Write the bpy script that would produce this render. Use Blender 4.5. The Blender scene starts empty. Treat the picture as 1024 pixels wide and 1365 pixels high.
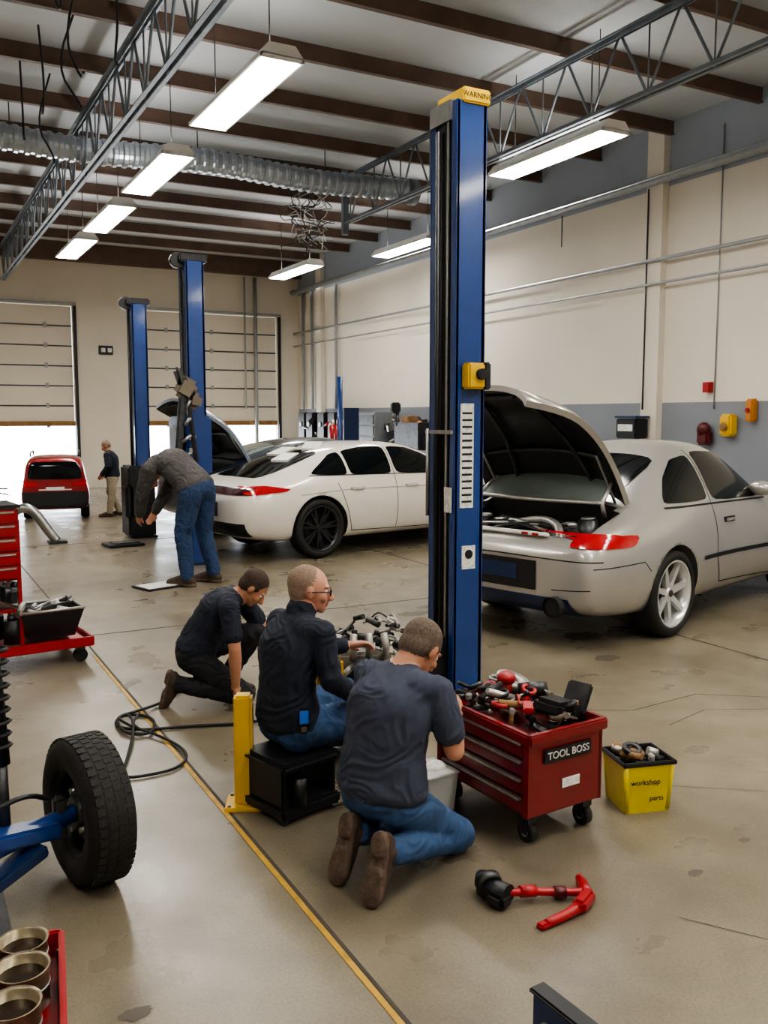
import bpy, bmesh, math, random
import numpy as np
from mathutils import Vector, Matrix, noise
from mathutils.bvhtree import BVHTree
random.seed(7)
sc = bpy.context.scene
COL = sc.collection
V = Vector

# ---------------------------------------------------------------- materials
def lin(c):
    return tuple((x/12.92 if x <= .04045 else ((x+.055)/1.055)**2.4) for x in c)
def hx(h):
    h = h.lstrip('#'); return lin(tuple(int(h[i:i+2], 16)/255 for i in (0, 2, 4)))
MATS = {}
def mat(name, col, rough=.5, metal=0., var=.12, scale=6., bump=0., bscale=60., emit=0., coat=0., emitcol=None):
    if name in MATS: return MATS[name]
    if isinstance(col, str): col = hx(col)
    m = bpy.data.materials.new(name); m.use_nodes = True
    nt = m.node_tree; N = nt.nodes; L = nt.links
    bs = N['Principled BSDF']
    tc = N.new('ShaderNodeTexCoord')
    nz = N.new('ShaderNodeTexNoise'); nz.inputs['Scale'].default_value = scale; nz.inputs['Detail'].default_value = 5
    L.new(tc.outputs['Object'], nz.inputs['Vector'])
    cr = N.new('ShaderNodeValToRGB')
    cr.color_ramp.elements[0].position = .3; cr.color_ramp.elements[1].position = .7
    cr.color_ramp.elements[0].color = tuple(c*(1-var) for c in col)+(1,)
    cr.color_ramp.elements[1].color = tuple(min(1, c*(1+var)) for c in col)+(1,)
    L.new(nz.outputs['Fac'], cr.inputs['Fac']); L.new(cr.outputs['Color'], bs.inputs['Base Color'])
    bs.inputs['Roughness'].default_value = rough; bs.inputs['Metallic'].default_value = metal
    bs.inputs['Coat Weight'].default_value = coat; bs.inputs['Coat Roughness'].default_value = .08
    if emit:
        bs.inputs['Emission Color'].default_value = tuple(emitcol or col)+(1,)
        bs.inputs['Emission Strength'].default_value = emit
    if bump:
        n2 = N.new('ShaderNodeTexNoise'); n2.inputs['Scale'].default_value = bscale; n2.inputs['Detail'].default_value = 3
        L.new(tc.outputs['Object'], n2.inputs['Vector'])
        bp = N.new('ShaderNodeBump'); bp.inputs['Strength'].default_value = bump; bp.inputs['Distance'].default_value = .01
        L.new(n2.outputs['Fac'], bp.inputs['Height']); L.new(bp.outputs['Normal'], bs.inputs['Normal'])
    MATS[name] = m
    return m

def floor_mat():
    m = bpy.data.materials.new('concrete_floor'); m.use_nodes = True
    nt = m.node_tree; N = nt.nodes; L = nt.links; bs = N['Principled BSDF']
    tc = N.new('ShaderNodeTexCoord')
    def nz(s, d=6, dist=0.):
        n = N.new('ShaderNodeTexNoise'); n.inputs['Scale'].default_value = s; n.inputs['Detail'].default_value = d
        n.inputs['Distortion'].default_value = dist
        L.new(tc.outputs['Object'], n.inputs['Vector']); return n
    def ramp(src, p0, c0, p1, c1):
        r = N.new('ShaderNodeValToRGB'); e = r.color_ramp.elements
        e[0].position = p0; e[0].color = c0; e[1].position = p1; e[1].color = c1
        L.new(src, r.inputs['Fac']); return r
    def mul(a, b, f=1.):
        x = N.new('ShaderNodeMix'); x.data_type = 'RGBA'; x.blend_type = 'MULTIPLY'
        x.inputs['Factor'].default_value = f
        L.new(a, x.inputs['A']); L.new(b, x.inputs['B']); return x.outputs['Result']
    a = ramp(nz(.5, 8, .4).outputs['Fac'], .3, hx('736a5a')+(1,), .7, hx('8f8570')+(1,))
    b = ramp(nz(5, 8, .3).outputs['Fac'], .3, (.82, .81, .79, 1), .62, (1, 1, 1, 1))
    c = ramp(nz(1.3, 12, .8).outputs['Fac'], .3, (.5, .47, .43, 1), .56, (1, 1, 1, 1))
    d = ramp(nz(90, 2).outputs['Fac'], .3, (.80, .80, .80, 1), .6, (1, 1, 1, 1))
    e = ramp(nz(.8, 10, .3).outputs['Fac'], .22, (.4, .38, .35, 1), .44, (1, 1, 1, 1))
    L.new(mul(mul(mul(mul(a.outputs['Color'], b.outputs['Color']), c.outputs['Color'], .45), d.outputs['Color']), e.outputs['Color'], .55), bs.inputs['Base Color'])
    r = ramp(nz(2.2, 6).outputs['Fac'], .3, (.24, .24, .24, 1), .7, (.42, .42, .42, 1))
    L.new(r.outputs['Color'], bs.inputs['Roughness'])
    bp = N.new('ShaderNodeBump'); bp.inputs['Strength'].default_value = .08; bp.inputs['Distance'].default_value = .01
    L.new(nz(30, 4).outputs['Fac'], bp.inputs['Height']); L.new(bp.outputs['Normal'], bs.inputs['Normal'])
    return m

M_floor = floor_mat()
M_wall = mat('wall_cream', 'd8d0c2', .7, var=.04, scale=.8, bump=.1, bscale=40)
M_wallup = mat('wall_upper_grey', '979ea8', .7, var=.05, scale=1)
M_dado = mat('wall_dado_grey', '7f848c', .55, var=.05, scale=1)
M_ceil = mat('ceiling_insulation', 'bcc0c4', .6, var=.08, scale=.7, bump=.3, bscale=6)
M_purlin = mat('purlin_rust_brown', '5e4a3e', .6, var=.2, scale=3)
M_galv = mat('galvanised_steel', '7a838c', .45, .3, var=.2, scale=5)
M_pipe = mat('painted_pipe', '979a9b', .45, .2, var=.08)
M_duct = mat('duct_foil', 'b0b8c1', .28, .8, var=.1)
M_blue = mat('lift_blue_paint', '143b7a', .32, var=.12, scale=4, coat=.4)
M_bluedk = mat('lift_blue_dark', '132a50', .35, var=.15, scale=4)
M_black = mat('black_plastic', '15161a', .45, var=.2)
M_rubber = mat('rubber_black', '1c1b1a', .75, var=.25, scale=12, bump=.25, bscale=80)
M_steel = mat('bare_steel', '9a9a98', .3, .9, var=.15, scale=20)
M_dksteel = mat('dark_steel', '4b4c4e', .4, .8, var=.3, scale=15)
M_alu = mat('cast_aluminium', 'b8b6b0', .42, .75, var=.2, scale=25)
M_yellow = mat('yellow_paint', 'dcb012', .4, var=.07, coat=.2)
M_yellowb = mat('yellow_plastic', 'cfbb12', .4, var=.08, scale=10)
M_red = mat('red_enamel', '781018', .3, var=.12, scale=6, coat=.5)
M_redb = mat('red_bright', '9e1820', .35, var=.1, scale=8)
M_reddk = mat('red_dark', '500d12', .4, var=.15)
M_white = mat('white_paint', 'e4e3df', .5, var=.03)
M_label = mat('label_paper', 'dcdcd6', .6, var=.25, scale=45)
M_silver = mat('car_paint_silver', 'b0ada7', .3, .5, var=.02, coat=.9)
M_carwhite = mat('car_paint_white', 'e0dacf', .28, 0., var=.02, coat=.9)
M_carblue = mat('car_paint_navy', '26313f', .28, .3, var=.04, coat=.9)
M_carred = mat('car_paint_red', '8a161d', .28, .2, var=.04, coat=.9)
M_glass = mat('tinted_glass', '0d1214', .06, 0., var=.1)
M_glass.node_tree.nodes['Principled BSDF'].inputs['IOR'].default_value = 1.35
M_glasslt = mat('rear_screen_glass', '8a9692', .08, .2, var=.15, scale=3, coat=1.)
M_seam = mat('panel_gap', '1a1a1a', .8)
M_tail = mat('tail_light_red', 'a31018', .12, var=.15, scale=20, coat=.6, emit=.1)
M_taildk = mat('tail_light_dark', '3a0c0f', .12, coat=1.)
M_rimw = mat('wheel_rim_silver', 'd6d6d4', .25, .5, var=.04)
M_rimb = mat('wheel_rim_black', '3a3b3c', .3, .6, var=.1)
M_skin = mat('skin', 'b98468', .5, var=.07, scale=25)
M_skin2 = mat('skin_pink', 'c48d75', .5, var=.08, scale=25)
M_hairb = mat('hair_brown', '3b2c22', .75, var=.35, scale=90, bump=.5, bscale=250)
M_hairg = mat('hair_grey', '86705f', .75, var=.2, scale=90, bump=.5, bscale=250)
M_hairm = mat('hair_greying_brown', '5d4e42', .75, var=.4, scale=90, bump=.5, bscale=250)
M_navy = mat('cloth_navy', '19202f', .85, var=.18, scale=9, bump=.25, bscale=350)
M_slate = mat('cloth_slate_blue', '363c4e', .85, var=.14, scale=9, bump=.25, bscale=350)
M_vest = mat('cloth_grey_vest', '474444', .85, var=.15, scale=9, bump=.2, bscale=300)
M_jean = mat('denim_blue', '2f4c72', .85, var=.35, scale=7, bump=.3, bscale=400)
M_jeandk = mat('denim_dark', '273f62', .85, var=.25, scale=7, bump=.3, bscale=400)
M_trous = mat('trousers_black', '1d1d20', .85, var=.2)
M_khaki = mat('trousers_khaki', 'a59a86', .85, var=.1)
M_shoe = mat('work_boot_brown', '43342a', .7, var=.25, scale=15)
M_sole = mat('boot_sole', '5a4a3f', .85, var=.35, scale=30, bump=.6, bscale=60)
M_eye = mat('eye_white', 'e8e4dc', .25)
M_iris = mat('iris', '2b211a', .2)
M_lip = mat('lips', 'a2604f', .5)
M_stain = mat('floor_stain', '51493f', .5, var=.25)
M_line = mat('line_yellow_tape', 'b08a2c', .6, var=.25, scale=14)
M_joint = mat('joint_dark', '3e372f', .8, var=.2)
M_orange = mat('orange_plastic', 'b8762a', .45)
M_tube = mat('lamp_diffuser', (1., .97, .92), .4, emit=34., emitcol=(1., .95, .87))
M_upfill = mat('added_uplight', (1., .97, .92), .4, emit=14., emitcol=(1., .96, .9))  # added glow for the fixture tops, brightens the ceiling
M_brown = mat('cardboard_brown', '8a6840', .8, var=.2)
M_oil = mat('dirty_oil', '2a2018', .2)
M_out = mat('outside_pavement', 'c9cbcc', .7, var=.05)
M_clear = mat('clear_plastic_jug', 'c4c6c4', .25, var=.12)
M_cab = mat('cabinet_grey', '71767a', .5)
M_canvas = mat('canvas_brown', '6e6557', .8)

# ---------------------------------------------------------------- mesh builder
def sphere_pts(sub):
    bm = bmesh.new(); bmesh.ops.create_icosphere(bm, subdivisions=sub, radius=1)
    v = [x.co.copy() for x in bm.verts]; f = [[q.index for q in p.verts] for p in bm.faces]
    bm.free(); return v, f
S2 = sphere_pts(2); S3 = sphere_pts(3)
class MB:
    def __init__(s): s.v = []; s.f = []; s.m = []; s.s = []; s.mats = []; s.T = Matrix()
    def mi(s, m):
        if m not in s.mats: s.mats.append(m)
        return s.mats.index(m)
    def add(s, vs, fs, m, smooth=False):
        o = len(s.v); s.v += [s.T @ V(v) for v in vs]; k = s.mi(m)
        for i, f in enumerate(fs):
            s.f.append([o+j for j in f]); s.m.append(k)
            s.s.append(smooth if isinstance(smooth, bool) else smooth[i])
        return s
    def box(s, c, d, m, rot=None, bev=0.):
        bm = bmesh.new(); bmesh.ops.create_cube(bm, size=1)
        for v in bm.verts: v.co = V((v.co.x*d[0], v.co.y*d[1], v.co.z*d[2]))
        if bev: bmesh.ops.bevel(bm, geom=bm.edges[:], offset=min(bev, min(d)*.45), segments=2, affect='EDGES')
        bm.verts.index_update()
        R = Matrix()
        if rot is not None:
            R = Matrix.Rotation(rot[2], 4, 'Z') @ Matrix.Rotation(rot[1], 4, 'Y') @ Matrix.Rotation(rot[0], 4, 'X') if not isinstance(rot, Matrix) else rot
        vs = [R @ v.co + V(c) for v in bm.verts]; fs = [[q.index for q in f.verts] for f in bm.faces]
        bm.free(); return s.add(vs, fs, m)
    def cyl(s, p0, p1, r0, m, r1=None, n=16, caps=True):
        p0 = V(p0); p1 = V(p1); r1 = r0 if r1 is None else r1
        a = (p1-p0).normalized(); u = a.orthogonal().normalized(); w = a.cross(u)
        vs = []
        for p, r in ((p0, r0), (p1, r1)):
            for i in range(n):
                t = 2*math.pi*i/n; vs.append(p+u*(r*math.cos(t))+w*(r*math.sin(t)))
        fs = [[i, (i+1) % n, n+(i+1) % n, n+i] for i in range(n)]; sm = [True]*n
        if caps: fs += [list(range(n))[::-1], list(range(n, 2*n))]; sm += [False, False]
        return s.add(vs, fs, m, sm)
    def sph(s, c, r, m, rot=None, sub=3):
        if not hasattr(r, '__len__'): r = (r, r, r)
        P, F = (S3 if sub == 3 else S2); R = rot or Matrix()
        return s.add([R @ V((v.x*r[0], v.y*r[1], v.z*r[2]))+V(c) for v in P], F, m, True)
    def tube(s, pts, r, m, n=8, smooth_path=0, closed=False):
        pts = [V(p) for p in pts]
        for _ in range(smooth_path):
            q = [pts[0]]
            for a, b in zip(pts, pts[1:]): q += [a.lerp(b, .25), a.lerp(b, .75)]
            q.append(pts[-1]); pts = q
        vs = []; u = None; K = len(pts)
        for i, p in enumerate(pts):
            t = (pts[min(i+1, K-1)]-pts[max(i-1, 0)])
            t = t.normalized() if t.length > 1e-9 else V((0, 0, 1))
            u = t.orthogonal() if u is None else (u-t*u.dot(t))
            if u.length < 1e-6: u = t.orthogonal()
            u.normalize(); w = t.cross(u)
            rr = r(i/(K-1)) if callable(r) else r
            for j in range(n):
                a = 2*math.pi*j/n; vs.append(p+u*(rr*math.cos(a))+w*(rr*math.sin(a)))
        fs = []
        for i in range(K-1):
            for j in range(n): fs.append([i*n+j, i*n+(j+1) % n, (i+1)*n+(j+1) % n, (i+1)*n+j])
        sm = [True]*len(fs)
        fs += [list(range(n))[::-1], list(range((K-1)*n, K*n))]; sm += [False, False]
        return s.add(vs, fs, m, sm)
    def lathe(s, prof, c, axis, m, n=32, close=True, smooth=True):
        c = V(c); a = V(axis).normalized(); u = a.orthogonal().normalized(); w = a.cross(u); vs = []
        for i in range(n):
            t = 2*math.pi*i/n; d = u*math.cos(t)+w*math.sin(t)
            for (r, h) in prof: vs.append(c+d*r+a*h)
        K = len(prof); fs = []
        for i in range(n):
            i2 = (i+1) % n
            for j in range(K if close else K-1):
                j2 = (j+1) % K; fs.append([i*K+j, i2*K+j, i2*K+j2, i*K+j2])
        return s.add(vs, fs, m, smooth)
    def build(s, name, loc=(0, 0, 0), rz=0., parent=None, sc_=1.):
        me = bpy.data.meshes.new(name); me.from_pydata([tuple(v) for v in s.v], [], s.f)
        for m in s.mats: me.materials.append(m)
        me.polygons.foreach_set('material_index', s.m); me.polygons.foreach_set('use_smooth', s.s)
        bm = bmesh.new(); bm.from_mesh(me); bmesh.ops.recalc_face_normals(bm, faces=bm.faces[:]); bm.to_mesh(me); bm.free()
        ob = bpy.data.objects.new(name, me); COL.objects.link(ob)
        ob.location = loc; ob.rotation_euler = (0, 0, rz); ob.scale = (sc_,)*3
        if parent: ob.parent = parent
        return ob
def empty(name, loc=(0, 0, 0), rz=0., s=1.):
    e = bpy.data.objects.new(name, None); COL.objects.link(e); e.location = loc; e.rotation_euler = (0, 0, rz); e.scale = (s,)*3
    return e
def simple_box(name, lo, hi, m):
    b = MB(); c = [(a+d)/2 for a, d in zip(lo, hi)]; b.box(c, [d-a for a, d in zip(lo, hi)], m); return b.build(name)
def text(txt, size, m, parent, loc, rot, ext=.001):
    c = bpy.data.curves.new('lettering', 'FONT'); c.body = txt; c.size = size; c.extrude = ext; c.align_x = 'CENTER'; c.align_y = 'CENTER'
    c.materials.append(m); o = bpy.data.objects.new('lettering', c); COL.objects.link(o)
    o.parent = parent; o.location = loc; o.rotation_euler = rot; return o

# ---------------------------------------------------------------- camera
cam = bpy.data.cameras.new('camera'); co = bpy.data.objects.new('camera', cam); COL.objects.link(co)
co.location = (0, 0, 1.8); co.rotation_euler = (math.radians(90-6.07), 0, math.radians(-28.4))
cam.sensor_fit = 'VERTICAL'; cam.sensor_height = 36; cam.lens = 36*1200/1365; cam.clip_start = .05
sc.camera = co

# ---------------------------------------------------------------- room
XW, YB, ZC, XL, YF = 10.0, 23.5, 6.0, -5.0, -4.0
simple_box('floor', (XL-.2, YF-.2, -.2), (XW+.2, YB+.2, 0), M_floor)
simple_box('ground_outside', (-40, YB+.2, -.25), (60, 90, -.02), M_out)
simple_box('ceiling', (XL-.2, YF-.2, ZC), (XW+.2, YB+.2, ZC+.15), M_ceil)
b = MB()
b.box((XW+.1, (YF+YB)/2, 1.0), (.2, YB-YF, 2.0), M_dado)
b.box((XW+.1, (YF+YB)/2, 3.55), (.2, YB-YF, 3.1), M_wall)
b.box((XW+.1, (YF+YB)/2, 5.55), (.2, YB-YF, .9), M_wallup)
b.build('wall_right')
simple_box('wall_left', (XL-.2, YF, 0), (XL, YB, ZC), M_wall)
simple_box('wall_front', (XL-.2, YF-.2, 0), (XW+.2, YF, ZC), M_wall)
b = MB()
doors = [(-3.5, -.5), (.2, 3.97), (5.7, 9.36)]
DT = 4.5
xs = [XL-.2] + [q for d in doors for q in d] + [XW+.2]
for i in range(0, len(xs), 2):
    b.box(((xs[i]+xs[i+1])/2, YB+.1, ZC/2), (xs[i+1]-xs[i], .2, ZC), M_wall)
for d in doors: b.box(((d[0]+d[1])/2, YB+.1, (DT+ZC)/2), (d[1]-d[0], .2, ZC-DT), M_wall)
b.build('wall_back')
for k, d in enumerate(doors):
    b = MB(); zb = 1.56 if k else .02; z = zb; w = d[1]-d[0]-.01; cx = (d[0]+d[1])/2; y = YB+.1
    rows = 6 if k else 9; h = (DT-.005-zb)/rows
    b.box((cx, y+.02, (zb+DT)/2), (w-.01, .03, DT-zb-.01), M_pipe)
    for r in range(rows):
        b.box((cx, y, zb+h*(r+.5)), (w-.02, .05, h-.02), M_wall, bev=.008)
        b.box((cx, y-.028, zb+h*r+.01), (w-.02, .012, .03), M_dksteel)
        for q in range(3): b.box((d[0]+w*(q+.5)/3, y-.035, zb+h*r+.02), (.08, .02, .12), M_pipe)
    b.box((cx, y-.02, zb+.06), (w, .08, .12), M_brown)
    b.build('door_%d' % (k+1))
    t = MB()
    for sx in (d[0]-.05, d[1]+.05):
        t.box((sx, YB-.04, DT/2), (.07, .06, DT), M_black)
    t.box((cx, YB-.04, DT+.05), (w+.2, .06, .05), M_pipe)
    t.build('trim_%d' % (k+1))
# wall trims & pipes
b = MB(); b.box((XW-.06, 10.0, ZC/2), (.12, .32, ZC), M_wall); b.box((XW-.06, 21.9, ZC/2), (.12, .3, ZC), M_wall)
b.box((XW-.06, -1, ZC/2), (.12, .3, ZC), M_wall)
b.build('trim_4')
b = MB()
b.cyl((XW-.2, YF+.05, 5.17), (XW-.2, YB-.05, 5.17), .065, M_pipe)
b.cyl((XW-.16, YF+.05, 4.06), (XW-.16, YB-.05, 4.06), .028, M_pipe, n=10)
b.cyl((XW-.16, YF+.05, 3.72), (XW-.16, YB-.05, 3.72), .02, M_pipe, n=10)
for y in (22.4, 23.0, 20.9): b.cyl((XW-.08, y, 2.0), (XW-.08, y, 5.1), .04, M_pipe, n=10)
b.cyl((XW-.14, 10.1, 1.9), (XW-.14, 10.1, 5.1), .012, M_dksteel, n=8); b.cyl((XW-.02, 8.86, 1.9), (XW-.02, 8.86, 5.7), .01, M_pipe, n=8)
b.cyl((XW-.1, 12.1, 4.6), (XW-.1, 12.1, 5.1), .01, M_dksteel, n=8)
b.build('wall_pipe_run')
b = MB()
b.cyl((8.7, YB-.1, 0.3), (8.7, YB-.1, 5.5), .05, M_pipe); b.cyl((8.4, YB-.1, 2), (8.4, YB-.1, 5.5), .025, M_pipe)
b.build('electrical_conduit')
# purlins
b = MB()
y = 9.8-1.5*9
while y < YB:
    if y > YF+.1:
        b.box(((XL+XW)/2, y, 5.90), (XW-XL, .03, .18), M_purlin)
        b.box(((XL+XW)/2, y, 5.805), (XW-XL, .07, .015), M_purlin)
    y += 1.5
b.box(((XL+XW)/2, YB-.15, 5.7), (XW-XL, .2, .3), M_purlin)
b.build('ceiling_purlins')
for X0, ye in ((-2.0, YB), (2.4, YB), (6.8, 13.9)):
    b = MB(); z0, z1 = 5.0, 5.74; ym = (YF+ye)/2
    for dx in (-.045, .045):
        for z in (z0, z1):
            b.box((X0+dx, ym, z), (.045, ye-YF-.1, .012), M_galv); b.box((X0+dx*.5, ym, z+(.025 if z == z0 else -.025)), (.012, ye-YF-.1, .05), M_galv)
    y = YF+.1; k = 0
    while y < ye-.5:
        a, c = (z0, z1) if k % 2 == 0 else (z1, z0)
        b.cyl((X0, y, a), (X0, y+.42, c), .016, M_galv, n=6)
        if k % 2: b.cyl((X0, y+.42, z0), (X0, y+.42, z1), .010, M_galv, n=6)
        y += .42; k += 1
    b.build('roof_truss')
b = MB(); b.box((6.8, 13.95, 5.35), (.10, .08, 1.05), M_galv); b.box((4.6, 13.95, 5.7), (4.5, .08, .12), M_galv); b.build('roof_girder')
# duct
b = MB()
n = 520; vs = []; seg = 20
x0, x1 = -4.6, 7.5
for i in range(n+1):
    x = x0+(x1-x0)*i/n; r = .165+(.014 if i % 6 < 3 else -.006)
    for j in range(seg):
        a = 2*math.pi*j/seg; vs.append((x, 13.0+r*math.cos(a)+.03*math.sin(x*1.1), 5.4+r*math.sin(a)+.03*math.sin(x*1.9)))
fs = [[i*seg+j, i*seg+(j+1) % seg, (i+1)*seg+(j+1) % seg, (i+1)*seg+j] for i in range(n) for j in range(seg)]
b.add(vs, fs, M_duct, False); b.cyl((7.45, 13, 5.4), (7.6, 13, 5.4), .2, M_galv, n=20)
for x in (-3, -.5, 1.5, 4, 6): b.cyl((x, 13, 5.55), (x, 13, 5.98), .008, M_dksteel, n=6)
b.build('flexible_air_duct')
# light fixtures
def fixture(x, y, z=4.84, L=2.1, W=.40):
    b = MB()
    vs = [(-W/2, -L/2, 0), (W/2, -L/2, 0), (W/2, L/2, 0), (-W/2, L/2, 0), (-.12, -L/2, .1), (.12, -L/2, .1), (.12, L/2, .1), (-.12, L/2, .1)]
    fs = [[4, 5, 6, 7], [0, 1, 5, 4], [2, 3, 7, 6], [0, 4, 7, 3], [1, 2, 6, 5], [0, 3, 2, 1]]
    b.add(vs, fs, M_white)
    b.box((0, 0, -.02), (W-.05, L-.06, .035), M_tube, bev=.01)
    b.box((0, 0, .104), (.16, L-.2, .006), M_upfill)  # added emissive strip throwing light up at the ceiling
    for sx in (-1, 1): b.box((sx*(W/2-.008), 0, -.012), (.02, L, .03), M_white)
    for sy in (-1, 1):
        b.box((0, sy*(L/2-.01), -.012), (W, .02, .04), M_white)
        b.cyl((0, sy*L*.36, .1), (0, sy*L*.36, 5.98-z), .006, M_dksteel, n=6)
    b.build('fluorescent_light_fixture', (x, y, z))
for y in (-1.5, 1.6, 4.5, 8.5, 11.7, 14.6, 17.4): fixture(3.05, y)  # near end of this row is out of view, added to light the foreground
for y in (-1.0, 1.6, 3.7, 8.67): fixture(6.95, y, 4.85)  # all but the farthest are unseen, added for foreground light
fixture(7.6, 18.0, 4.85); fixture(8.6, 15.0, 4.95)
for y in (1, 8, 15): fixture(-1.2, y)  # whole row out of view, added to brighten the room
# hanging cable tangle
b = MB(); rr = random.Random(3)
for i in range(16):
    p = [(6.85+rr.uniform(-.3, .3), 15.6+rr.uniform(-.3, .3), 5.95)]
    for k in range(6): p.append((6.85+rr.uniform(-.5, .5), 15.6+rr.uniform(-.5, .5), 5.7-.15*k+rr.uniform(-.15, .15)))
    b.tube(p, .009, M_dksteel if i % 2 else M_alu, 6, 2)
b.build('hanging_cable_tangle')
b = MB(); rr = random.Random(5)
for i in range(9):
    x = rr.uniform(1.3, 2.25); y = 6.5+i*.7
    b.tube([(x, y, 5.98), (x+rr.uniform(-.2, .1), y+.2, 5.4), (x+.05, y+.3, 5.1), (x+.03, y+.1, 4.95+rr.uniform(0, .3))], .012, M_black, 6, 2)
b.build('hanging_air_hoses')

# floor markings
simple_box('floor_line_tape', (1.225, -2, .0005), (1.246, 6.9, .003), M_line)
simple_box('floor_joint', (1.250, -3.9, .0005), (1.264, 16.0, .002), M_joint)
simple_box('floor_joint', (-4.9, 7.55, .0005), (9.9, 7.562, .0025), M_joint)
simple_box('floor_joint', (-4.9, 13.2, .0005), (9.9, 13.215, .0025), M_joint)
simple_box('floor_joint', (5.6, -3.9, .0005), (5.615, 23, .0022), M_joint)
b = MB()
def crack(pts, w=.006):
    for a, c in zip(pts, pts[1:]):
        a = V((*a, .002)); c = V((*c, .002)); d = (c-a).normalized(); nn = V((-d.y, d.x, 0))*w
        b.add([a-nn, a+nn, c+nn, c-nn], [[0, 1, 2, 3]], M_joint)
crack([(3.4, 4.3), (3.9, 4.0), (4.5, 4.05), (5.1, 3.6), (6, 3.4)], .004); crack([(3.9, 3.7), (4.3, 3.8), (4.9, 3.5), (5.6, 3.5)], .003); crack([(2.4, 2.2), (2.6, 1.9), (2.7, 1.5)], .002)
crack([(3.2, 3.1), (3.6, 2.8), (3.8, 2.3)], .002)
b.build('floor_cracks')
b = MB()
for (x, y, r) in [(4.1, 7.0, .16), (4.35, 7.2, .12), (4.6, 5.0, .12), (.55, 2.6, .05), (3.7, 6.3, .1), (4.9, 5.6, .2), (4.2, 9.2, .14), (2.7, 2.4, .035), (3.1, 2.5, .03)]:
    n = 22; vs = [(x, y, .0018)]+[(x+r*(1+.35*noise.noise(V((i*.9, x, y))))*math.cos(i*2*math.pi/n), y+r*(.6+.3*noise.noise(V((i*.7, y, x))))*math.sin(i*2*math.pi/n), .0018) for i in range(n)]
    b.add(vs, [[0, 1+i, 1+(i+1) % n] for i in range(n)], M_stain)
b.build('oil_stains')

# ---------------------------------------------------------------- lift posts
def lift_post(loc, H, main=False, carriage=1.0, rz=0.):
    b = MB(); X, Y = .11, .155
    b.box((X-.012, 0, H/2), (.024, 2*Y, H), M_blue)
    for s in (-1, 1):
        b.box((0, s*(Y-.01), H/2), (2*X, .02, H), M_blue, bev=.006)
        b.box((-X+.012, s*(Y-.03), H/2), (.02, .06, H), M_blue)
    b.box((-.03, 0, H/2), (.13, .20, H-.1), M_black)
    b.box((-.105, -.055, H/2), (.012, .022, H-.2), M_steel)
    b.cyl((-.12, .04, .1), (-.12, .04, H-.15), .016, M_black)
    b.box((0, 0, .015), (.36, .40, .03), M_bluedk, bev=.004)
    for sx in (-.15, .15):
        for sy in (-.17, .17): b.cyl((sx, sy, .03), (sx, sy, .05), .014, M_steel, n=6)
    if main:
        b.box((.025, -.02, H+.03), (.20, .31, .09), M_yellow, bev=.01)
        b.box((-.09, .02, H-.05), (.07, .24, .12), M_steel)
        b.box((0, -Y-.045, 2.05), (.13, .09, .16), M_yellow, bev=.012)
        b.cyl((.02, -Y-.09, 2.06), (.02, -Y-.12, 2.06), .035, M_black); b.box((.075, -Y-.045, 2.05), (.05, .1, .17), M_black, bev=.01)
        b.box((-.02, -Y-.004, 1.55), (.10, .006, .66), M_label)
        for i in range(14): b.box((-.02, -Y-.008, 1.26+i*.043), (.075, .002, .014), M_black)
        b.box((.0, -Y-.004, .9), (.10, .006, .15), M_label); b.cyl((0, -Y-.008, .92), (0, -Y-.01, .92), .03, M_black)
        b.box((-X-.012, -.1, 1.27), (.006, .08, .16), M_label)
        b.box((-X-.02, .0, 1.7), (.03, .3, .025), M_steel, bev=.005)
        b.cyl((-X-.03, .12, 1.15), (-X-.03, .12, 1.72), .012, M_steel)
        b.box((-.2, .05, .22), (.22, .26, .3), M_black, bev=.02)
    else:
        b.box((0, 0, H+.04), (.34, .26, .1), M_black, bev=.02); b.cyl((-.16, -.05, H+.02), (-.16, .05, H+.02), .09, M_black)
        z = carriage; hh = 1.05 if z < 1 else .7
        b.box((-.05, 0, z), (.40, .50, hh), M_black if z < 1 else M_blue, bev=.03)
        b.box((-.22, -.1, z), (.14, .3, .5), M_black, bev=.03)
        for k in range(3): b.box((-.1, -.262, z-.2+k*.15), (.08, .01, .05), M_label)
    return b.build('vehicle_lift_post', loc, rz)
p1 = lift_post((3.195, 4.93, 0), 3.71, True)
text('WARNING', .045, M_black, p1, (.025, -.178, 3.74), (math.pi/2, 0, 0))
p2 = lift_post((3.2, 10.78, 0), 3.62, carriage=1.45)
p3 = lift_post((3.2, 13.56, 0), 3.42, carriage=.55)
b = MB()   # folded swing arm hanging beside second post
b.box((2.93, 10.42, 1.7), (.09, .07, 1.15), M_dksteel, rot=(0, .1, 0), bev=.02); b.box((3.05, 10.4, 1.75), (.05, .06, 1.0), M_black, rot=(0, -.12, 0), bev=.015)
for k in range(5): b.cyl((2.9+.03*k, 10.36, 1.3+.2*k), (3.04, 10.36, 1.38+.2*k), .02, M_steel, n=10)
b.box((3.0, 10.4, 2.12), (.24, .12, .26), M_canvas, rot=(0, .5, 0), bev=.05); b.box((3.1, 10.4, 1.98), (.18, .12, .2), M_canvas, rot=(0, .2, 0), bev=.05); b.box((2.93, 10.4, 2.25), (.1, .1, .24), M_vest, rot=(0, -.3, 0), bev=.04)
b.build('lift_swing_arm')
b = MB(); b.cyl((7.0, 14.6, 0), (7.0, 14.6, 2.5), .05, M_blue, n=12); b.box((7.0, 14.6, .02), (.3, .3, .04), M_bluedk); b.box((7.22, 14.6, 1.4), (.3, .04, 1.1), M_bluedk)
b.build('blue_stand_post')

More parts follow.
